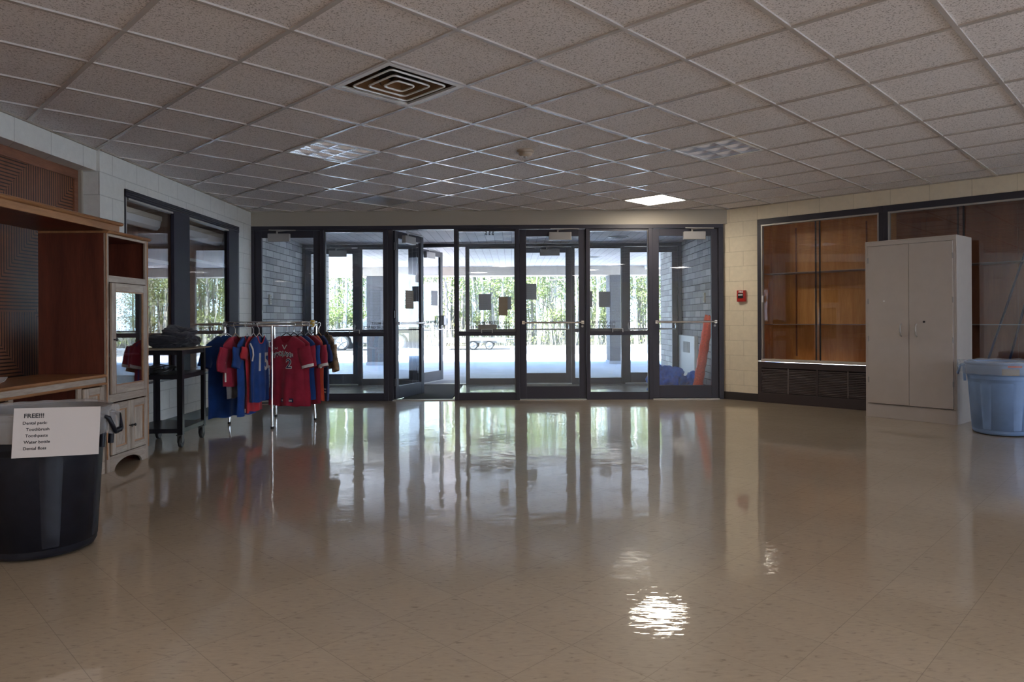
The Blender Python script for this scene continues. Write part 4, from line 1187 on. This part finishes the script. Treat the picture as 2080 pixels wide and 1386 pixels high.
o, fy, hf = garment('crimson white-cuffed jersey right of number 2 jersey', 'f_red', R(-26), R(-38), .46, .75, .22, None, 15, None, off=.05, cuff='f_white', hang='k_white')
hem(o, fy, .06, -.68)
garment('orange red jersey whose edge shows near the right end of the rack', 'f_orange', R(-17), R(-44), .40, .73, .16, None, 16, None, off=.05, hang='k_black')
o, fy, hf = garment('dark blue jersey with pale hem stripes at the right end of the rack', 'f_blue2', R(-8), R(-50), .46, .74, .18, None, 17, None, off=.07, hang='k_tan')
for z in (-.61, -.64): patch(o, fy, [(-.20, z-.008), (.20, z-.008), (.20, z+.008), (-.20, z+.008)], 'f_white', 'hem_stripe', .006)
garment('short tan mottled jacket rightmost on the rack against the glass', 'f_tan', R(2), R(-56), .46, .40, .28, None, 18, None, off=.13, name='jacket', hang='k_tan')

# ================================================================== OUTSIDE
MB().box(-5.6, 5.6, 12.02, 18.2, -.2, -.005).build('porch_slab', 'concrete', kind='structure')
q = MB(); q.box(-16, -5.6, 9.9, 18.2, -.2, -.005); q.box(5.6, 16, 9.9, 18.2, -.2, -.005); q.build('bounce_ground', 'asphalt', kind='structure')  # unseen pale ground added to bounce sunlight under the canopy
def strip(name, m, y0, y1, z0, z1):
    q = MB(); q.add([(-60, y0, z0), (60, y0, z0), (60, y1, z1), (-60, y1, z1), (-60, y0, z0-.3), (60, y0, z0-.3), (60, y1, z1-.3), (-60, y1, z1-.3)],
                    [(0, 1, 2, 3), (4, 7, 6, 5), (0, 4, 5, 1), (1, 5, 6, 2), (2, 6, 7, 3), (3, 7, 4, 0)])
    q.build(name, m, kind='structure')
strip('drive_apron', 'asphalt', 18.2, 24.1, -.005, -.10)
strip('road', 'road', 24.1, 33.0, -.10, -.245)
q = MB(); nx = 60; vs = []; fs = []
for j in range(8):
    for i in range(nx+1):
        x = -75 + 150*i/nx; y = 32.8 + j*j*1.0
        vs.append((x, y, -.24 + .03*j + .10*mn.noise(Vector((x*.4, y*.4, 0)))*(j > 0)))
for j in range(7):
    for i in range(nx): a = j*(nx+1)+i; fs.append((a, a+1, a+nx+2, a+nx+1))
q.add(vs, fs, True); q.build('verge_ground', 'verge', kind='structure')
MB().box(-14, 14, 32.7, 32.85, -.30, -.15).build('kerb', 'concrete', kind='structure')

# canopy: boards above vestibule and porch, beam with tube lights, pillars
MB().box(-5.8, 5.8, 9.72, 17.95, 2.44, 2.75).build('ceiling_canopy', 'planks', kind='structure')
MB().box(-5.8, 5.8, 17.25, 17.85, 2.225, 2.445).build('canopy_beam', 'beam', kind='structure')
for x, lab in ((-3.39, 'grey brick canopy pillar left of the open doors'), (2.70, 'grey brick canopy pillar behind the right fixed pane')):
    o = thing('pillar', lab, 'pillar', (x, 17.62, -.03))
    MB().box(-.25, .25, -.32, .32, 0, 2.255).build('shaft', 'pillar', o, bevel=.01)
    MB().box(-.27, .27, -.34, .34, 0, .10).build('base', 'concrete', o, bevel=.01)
for x0, x1, lab in ((-5.1, -3.75, 'white tube light under the canopy beam on the left'), (3.3, 4.6, 'white tube light under the canopy beam on the right')):
    o = thing('ceiling_tube_light', lab, 'tube light', ((x0+x1)/2, 17.19, 2.36)); h = (x1-x0)/2
    MB().box(-h, h, -.045, .06, .03, .08).build('housing', 'white', o); q = MB(); q.cyl((-h+.03, -.01, .012), (h-.03, -.01, .012), .018, 10); q.build('tube', 'lamp_dim', o)
for x, y, lab in ((1.72, 11.12, 'round dark recessed light in the vestibule ceiling boards'), (1.74, 14.6, 'round dark recessed light in the porch ceiling boards')):
    o = thing('recessed_ceiling_light', lab, 'recessed light', (x, y, 2.44))
    MB().lathe([(.16, 0), (.165, -.008), (.135, -.012), (.13, 0)], 32).build('ring', 'closer', o)
    MB().lathe([(.13, -.006), (.001, -.004)], 32).build('lens', 'ventdark', o)

# parked car beyond the road
def spoke_wheel(par, x, y, z, r, side, spokes=5):
    t = MB(); t.tube([(x, y, z), (x, y+side*.03, z), (x, y+side*.17, z), (x, y+side*.20, z)], [r*.93, r, r, r*.93], 28); t = t.build('wheel', 'rubber', par)
    h_ = MB(); h_.tube([(x, y-side*.004, z), (x, y-side*.002, z)], r*.70, 24)
    h_.build('rim_back', 'closer', t)
    s_ = MB()
    pr = [(x+r*.74*math.cos(2*PI*k/28), y-side*.008, z+r*.74*math.sin(2*PI*k/28)) for k in range(28)]; s_.tube(pr, r*.05, 6, closed=True)
    for k in range(spokes):
        a = 2*PI*k/spokes + .3; s_.tube([(x, y-side*.012, z), (x+r*.72*math.cos(a), y-side*.012, z+r*.72*math.sin(a))], [r*.11, r*.07], 6)
    s_.tube([(x, y-side*.03, z), (x, y, z)], r*.16, 12); s_.build('rim', 'carpaint', t)
zg = -.20
V = thing('car', 'pale silver car parked beyond the road, seen behind the clothes rack', 'car', (-7.42, 30.0, zg))
prof = [(-.85, .35), (-.88, .55), (-.80, .78), (-.55, .90), (.35, 1.00), (.50, 1.02), (1.15, 1.50), (1.45, 1.56), (2.65, 1.55), (3.25, 1.42), (3.42, 1.05), (3.45, .55), (3.38, .35), (2.92, .33), (2.86, .52), (2.70, .70), (2.48, .76), (2.26, .70), (2.10, .52), (2.04, .30), (.46, .30), (.40, .52), (.24, .70), (0, .76), (-.24, .70), (-.40, .52), (-.46, .33)]
MB().prism(prof, 0, 1.75, 'XZ').build('body', 'carpaint', V, bevel=.05, seg=3)
for nm, poly in (('window', [(.78, 1.06), (1.22, 1.45), (1.62, 1.49), (1.62, 1.06)]), ('window', [(1.70, 1.06), (1.70, 1.49), (2.45, 1.49), (2.45, 1.06)]), ('window', [(2.53, 1.06), (2.53, 1.48), (2.98, 1.40), (3.12, 1.10)])):
    MB().prism(poly, -.012, .012, 'XZ').build(nm, 'carglass', V)
wsx = MB(); wsx.add([(.52, .12, 1.045), (1.13, .12, 1.485), (1.13, 1.63, 1.485), (.52, 1.63, 1.045), (.49, .12, 1.06), (1.10, .12, 1.50), (1.10, 1.63, 1.50), (.49, 1.63, 1.06)], [(0, 1, 2, 3), (4, 7, 6, 5), (0, 4, 5, 1), (1, 5, 6, 2), (2, 6, 7, 3), (3, 7, 4, 0)]); wsx.build('windscreen', 'carglass', V)
for x in (0, 2.48): spoke_wheel(V, x, .0, .34, .34, 1); spoke_wheel(V, x, 1.75, .34, .34, -1)
MB().box(-.86, -.62, -.012, .1, .66, .80).build('headlight', 'white', V, bevel=.02); MB().box(3.30, 3.45, -.012, .1, .85, 1.15).build('tail_light', 'red', V, bevel=.02)
MB().box(-.92, -.80, .05, 1.7, .35, .55).build('bumper', 'grey_cab', V, bevel=.03); MB().box(.72, .9, -.16, -.01, 1.06, 1.20).build('mirror', 'carpaint', V, bevel=.03)
q = MB()
for x in (1.4, 2.3): q.box(x, x+.16, -.03, 0, .93, .96)
q.build('door_handle', 'chrome', V)

# flat utility trailer
Tl = thing('utility_trailer', 'flat twin-axle utility trailer parked beyond the road in the middle', 'trailer', (-3.0, 30.3, zg))
MB().box(0, 2.72, 0, 1.7, .42, .50).build('deck', 'carpaint', Tl)
q = MB(); q.box(-.02, 2.74, -.03, .03, .30, .50); q.box(-.02, 2.74, 1.67, 1.73, .30, .50); q.box(.3, 2.5, -.02, 0, .30, .34); q.build('frame', 'carpaint', Tl)
for x in (1.30, 2.0): spoke_wheel(Tl, x, -.12, .19, .19, 1, 6); spoke_wheel(Tl, x, 1.82, .19, .19, -1, 6)
q = MB()
for x in [k*.075 for k in range(14)]: q.cyl((x+.04, .02, .50), (x+.04, .02, .86), .006, 5)
q.tube([(.0, .02, .50), (.0, .02, .88), (1.05, .02, .88), (1.05, .02, .50)], .014, 6); q.build('side_gate', 'carpaint', Tl)
q = MB(); q.tube([(2.72, .2, .44), (3.35, .85, .42)], .03, 6); q.tube([(2.72, 1.5, .44), (3.35, .85, .42)], .03, 6); q.cyl((3.2, .85, 0), (3.2, .85, .65), .025, 8); q.build('tongue', 'carpaint', Tl)
q = MB(); q.box(1.02, 1.6, -.16, .0, .40, .42); q.box(1.7, 2.3, -.16, .0, .40, .42); q.build('fender', 'closer', Tl)

# ------------------------------------------------------------------ trees
def tree_proto(seed, kind):
    rn = random.Random(seed); H = rn.uniform(7, 9)
    tm = MB(); lm = MB(); tips = []
    lean = Vector((rn.uniform(-.5, .5), rn.uniform(-.3, .3), 0)); r0 = rn.uniform(.05, .11)
    pts = []
    for k in range(8):
        t = k/7; pts.append(Vector((lean.x*t*t + .08*math.sin(t*9+seed), lean.y*t*t + .06*math.cos(t*7+seed), H*t - .15)))
    tm.tube(pts, [r0*(1-.75*k/7) for k in range(8)], 6)
    nb = rn.randint(9, 14)
    for b_ in range(nb):
        t = rn.uniform(.10, .95); k = int(t*7); p0 = pts[k].lerp(pts[min(7, k+1)], t*7-k)
        a = rn.uniform(0, 2*PI); l = rn.uniform(.5, 1.5)*(1.15-t*.6)
        d_ = Vector((math.cos(a), math.sin(a), rn.uniform(.2, .9))).normalized()
        p1 = p0+d_*l*.5; p2 = p0+d_*l+Vector((0, 0, .15*l))
        tm.tube([p0, p1, p2], [r0*.30, r0*.18, r0*.06], 4, caps=False)
        tips += [(p1, l*.55), (p2, l*.7)]
    n = {0: 2400, 1: 1400, 2: 450}[kind]
    for k in range(n):
        c_, s_ = rn.choice(tips)
        p_ = c_ + Vector((rn.gauss(0, 1), rn.gauss(0, 1), rn.gauss(0, .8)))*s_*.42
        z = rn.uniform(.03, .075); q_ = Matrix.Rotation(rn.uniform(0, 6.28), 4, Vector((rn.gauss(0, 1), rn.gauss(0, 1), rn.gauss(0, 1))).normalized())
        lm.add([p_ + q_ @ Vector(v) for v in ((-z, 0, 0), (0, -z*.55, .2*z), (z, 0, 0), (0, z*.55, .2*z))], [(0, 1, 2, 3)])
    o = thing('tree', 'tree', 'tree')
    tm.build('trunk', 'trunk' if seed % 3 else 'trunk2', o); lm.build('foliage', 'leaf' if seed % 2 else 'leaf2', o)
    return o
protos = [tree_proto(s_, k) for s_, k in ((1, 0), (2, 0), (3, 1), (4, 1), (5, 2), (6, 2), (7, 1))]
rn = random.Random(5); used = set()
LABS = ['leafy green tree in the woods beyond the road', 'leafy green tree in the woods beyond the road', 'thinly leafed young tree in the woods beyond the road', 'thinly leafed young tree in the woods beyond the road',
        'nearly bare slender tree in the woods beyond the road', 'nearly bare slender tree in the woods beyond the road', 'thinly leafed young tree in the woods beyond the road']
GRP = {'l': 'leafy trees beyond the road', 't': 'thinly leafed trees beyond the road', 'n': 'bare trees beyond the road'}
cnt = 0
for row, (yy, n, sp) in enumerate(((35.0, 46, .52), (37.0, 50, .52), (39.5, 54, .52), (42.5, 58, .53), (46, 60, .56))):
    for k in range(n):
        x = (k-(n-1)/2)*sp*1.0 + rn.uniform(-.25, .25) + 1.9 - row*.1
        y = yy + rn.uniform(-.9, .9)
        i = rn.choice((0, 0, 1, 1, 2, 3, 4, 5, 6, 6)) if x < -4 else rn.choice((0, 1, 2, 2, 3, 3, 4, 4, 5, 5, 6))
        P = protos[i]; lab = LABS[i]; gr = GRP[lab[0]]
        loc = (x, y, -.10 + .06*row); rz = rn.uniform(0, 6.28)
        if i not in used:
            used.add(i); P.location = loc; P.rotation_euler = (0, 0, rz); P['label'] = lab; P['group'] = gr; o = P
        else: o = dup(P, loc, rz, lab, gr)
        s_ = rn.uniform(.8, 1.15); o.scale = (s_, s_, s_); cnt += 1
# brush and twigs at the wood's edge: nobody could count it
q = MB()
for k in range(2600):
    x = rn.uniform(-22, 22); y = 34 + rn.random()**1.5*7; h_ = rn.uniform(.4, 1.5)
    b0 = Vector((x, y, -.15)); b1 = b0 + Vector((rn.uniform(-.3, .3), rn.uniform(-.2, .2), h_))
    w_ = .008; q.add([b0+Vector((-w_, 0, 0)), b0+Vector((w_, 0, 0)), b1+Vector((w_*.4, 0, 0)), b1-Vector((w_*.4, 0, 0))], [(0, 1, 2, 3)])
bo = q.build('brush', 'twig'); tag(bo, 'tangle of dry twigs and brush along the edge of the woods', 'brush'); bo['kind'] = 'stuff'
q = MB()
for k in range(7000):
    x = rn.uniform(-22, 22); y = 34 + rn.random()**1.3*8; z = abs(rn.gauss(0, .45)); s_ = rn.uniform(.04, .10)
    p_ = Vector((x, y, z-.1)); m_ = Matrix.Rotation(rn.uniform(0, 6.28), 4, Vector((rn.gauss(0, 1), rn.gauss(0, 1), rn.gauss(0, 1))).normalized())
    q.add([p_ + m_ @ Vector(v) for v in ((-s_, 0, 0), (0, -s_*.6, 0), (s_, 0, 0), (0, s_*.6, 0))], [(0, 1, 2, 3)])
bo = q.build('undergrowth', 'leaf2'); tag(bo, 'low green undergrowth along the edge of the woods', 'undergrowth'); bo['kind'] = 'stuff'

# ================================================================== LIGHT AND CAMERA
sun = bpy.data.lights.new('sun', 'SUN'); sun.energy = 58; sun.angle = R(1.0); sun.color = (1, .95, .86)
so = bpy.data.objects.new('sun', sun); COL.objects.link(so)
so.rotation_euler = Vector((.38, .42, -1)).to_track_quat('-Z', 'Y').to_euler()
wd = bpy.data.worlds.new('sky'); S.world = wd; wd.use_nodes = True
nt = wd.node_tree; bg = nt.nodes['Background']
tc = nn(nt, 'ShaderNodeTexCoord'); sp = nn(nt, 'ShaderNodeSeparateXYZ'); nt.links.new(tc.outputs['Generated'], sp.inputs[0])
cr = nn(nt, 'ShaderNodeValToRGB'); cr.color_ramp.elements[0].position = .0; cr.color_ramp.elements[0].color = (.70, .85, 1.05, 1)
cr.color_ramp.elements[1].position = .8; cr.color_ramp.elements[1].color = (.36, .60, 1.10, 1)
nt.links.new(sp.outputs['Z'], cr.inputs['Fac']); nt.links.new(cr.outputs[0], bg.inputs['Color']); bg.inputs['Strength'].default_value = 6.0

for k_, (a_, b_) in enumerate(FILL_WIN):
    al = bpy.data.lights.new('side_fill_light', 'AREA'); al.shape = 'RECTANGLE'; al.size = b_-a_; al.size_y = 1.55; al.energy = 36; al.color = (1, .91, .84)  # area fill lights added outside the invented windows
    ao = bpy.data.objects.new('side_fill_light', al); COL.objects.link(ao); ao.location = (8.9, (a_+b_)/2, 1.55); ao.rotation_euler = (R(90), 0, R(90))
cam = bpy.data.cameras.new('camera'); cam.sensor_width = 36; cam.lens = 36*1403/2080; cam.shift_y = -.02106; cam.clip_end = 300
co = bpy.data.objects.new('camera', cam); COL.objects.link(co); co.location = (0, 0, CAM_H); co.rotation_euler = (R(90), .0055, 0)
S.camera = co
S.view_settings.view_transform = 'Standard'; S.view_settings.look = 'None'; S.view_settings.gamma = 1; S.view_settings.use_curve_mapping = False
S.view_settings.exposure = 0.80
cy = S.cycles; cy.max_bounces = 9; cy.diffuse_bounces = 5; cy.glossy_bounces = 5; cy.transparent_max_bounces = 24; cy.transmission_bounces = 6
cy.caustics_reflective = True; cy.blur_glossy = .6; cy.caustics_refractive = False; cy.sample_clamp_indirect = 6; cy.use_denoising = True
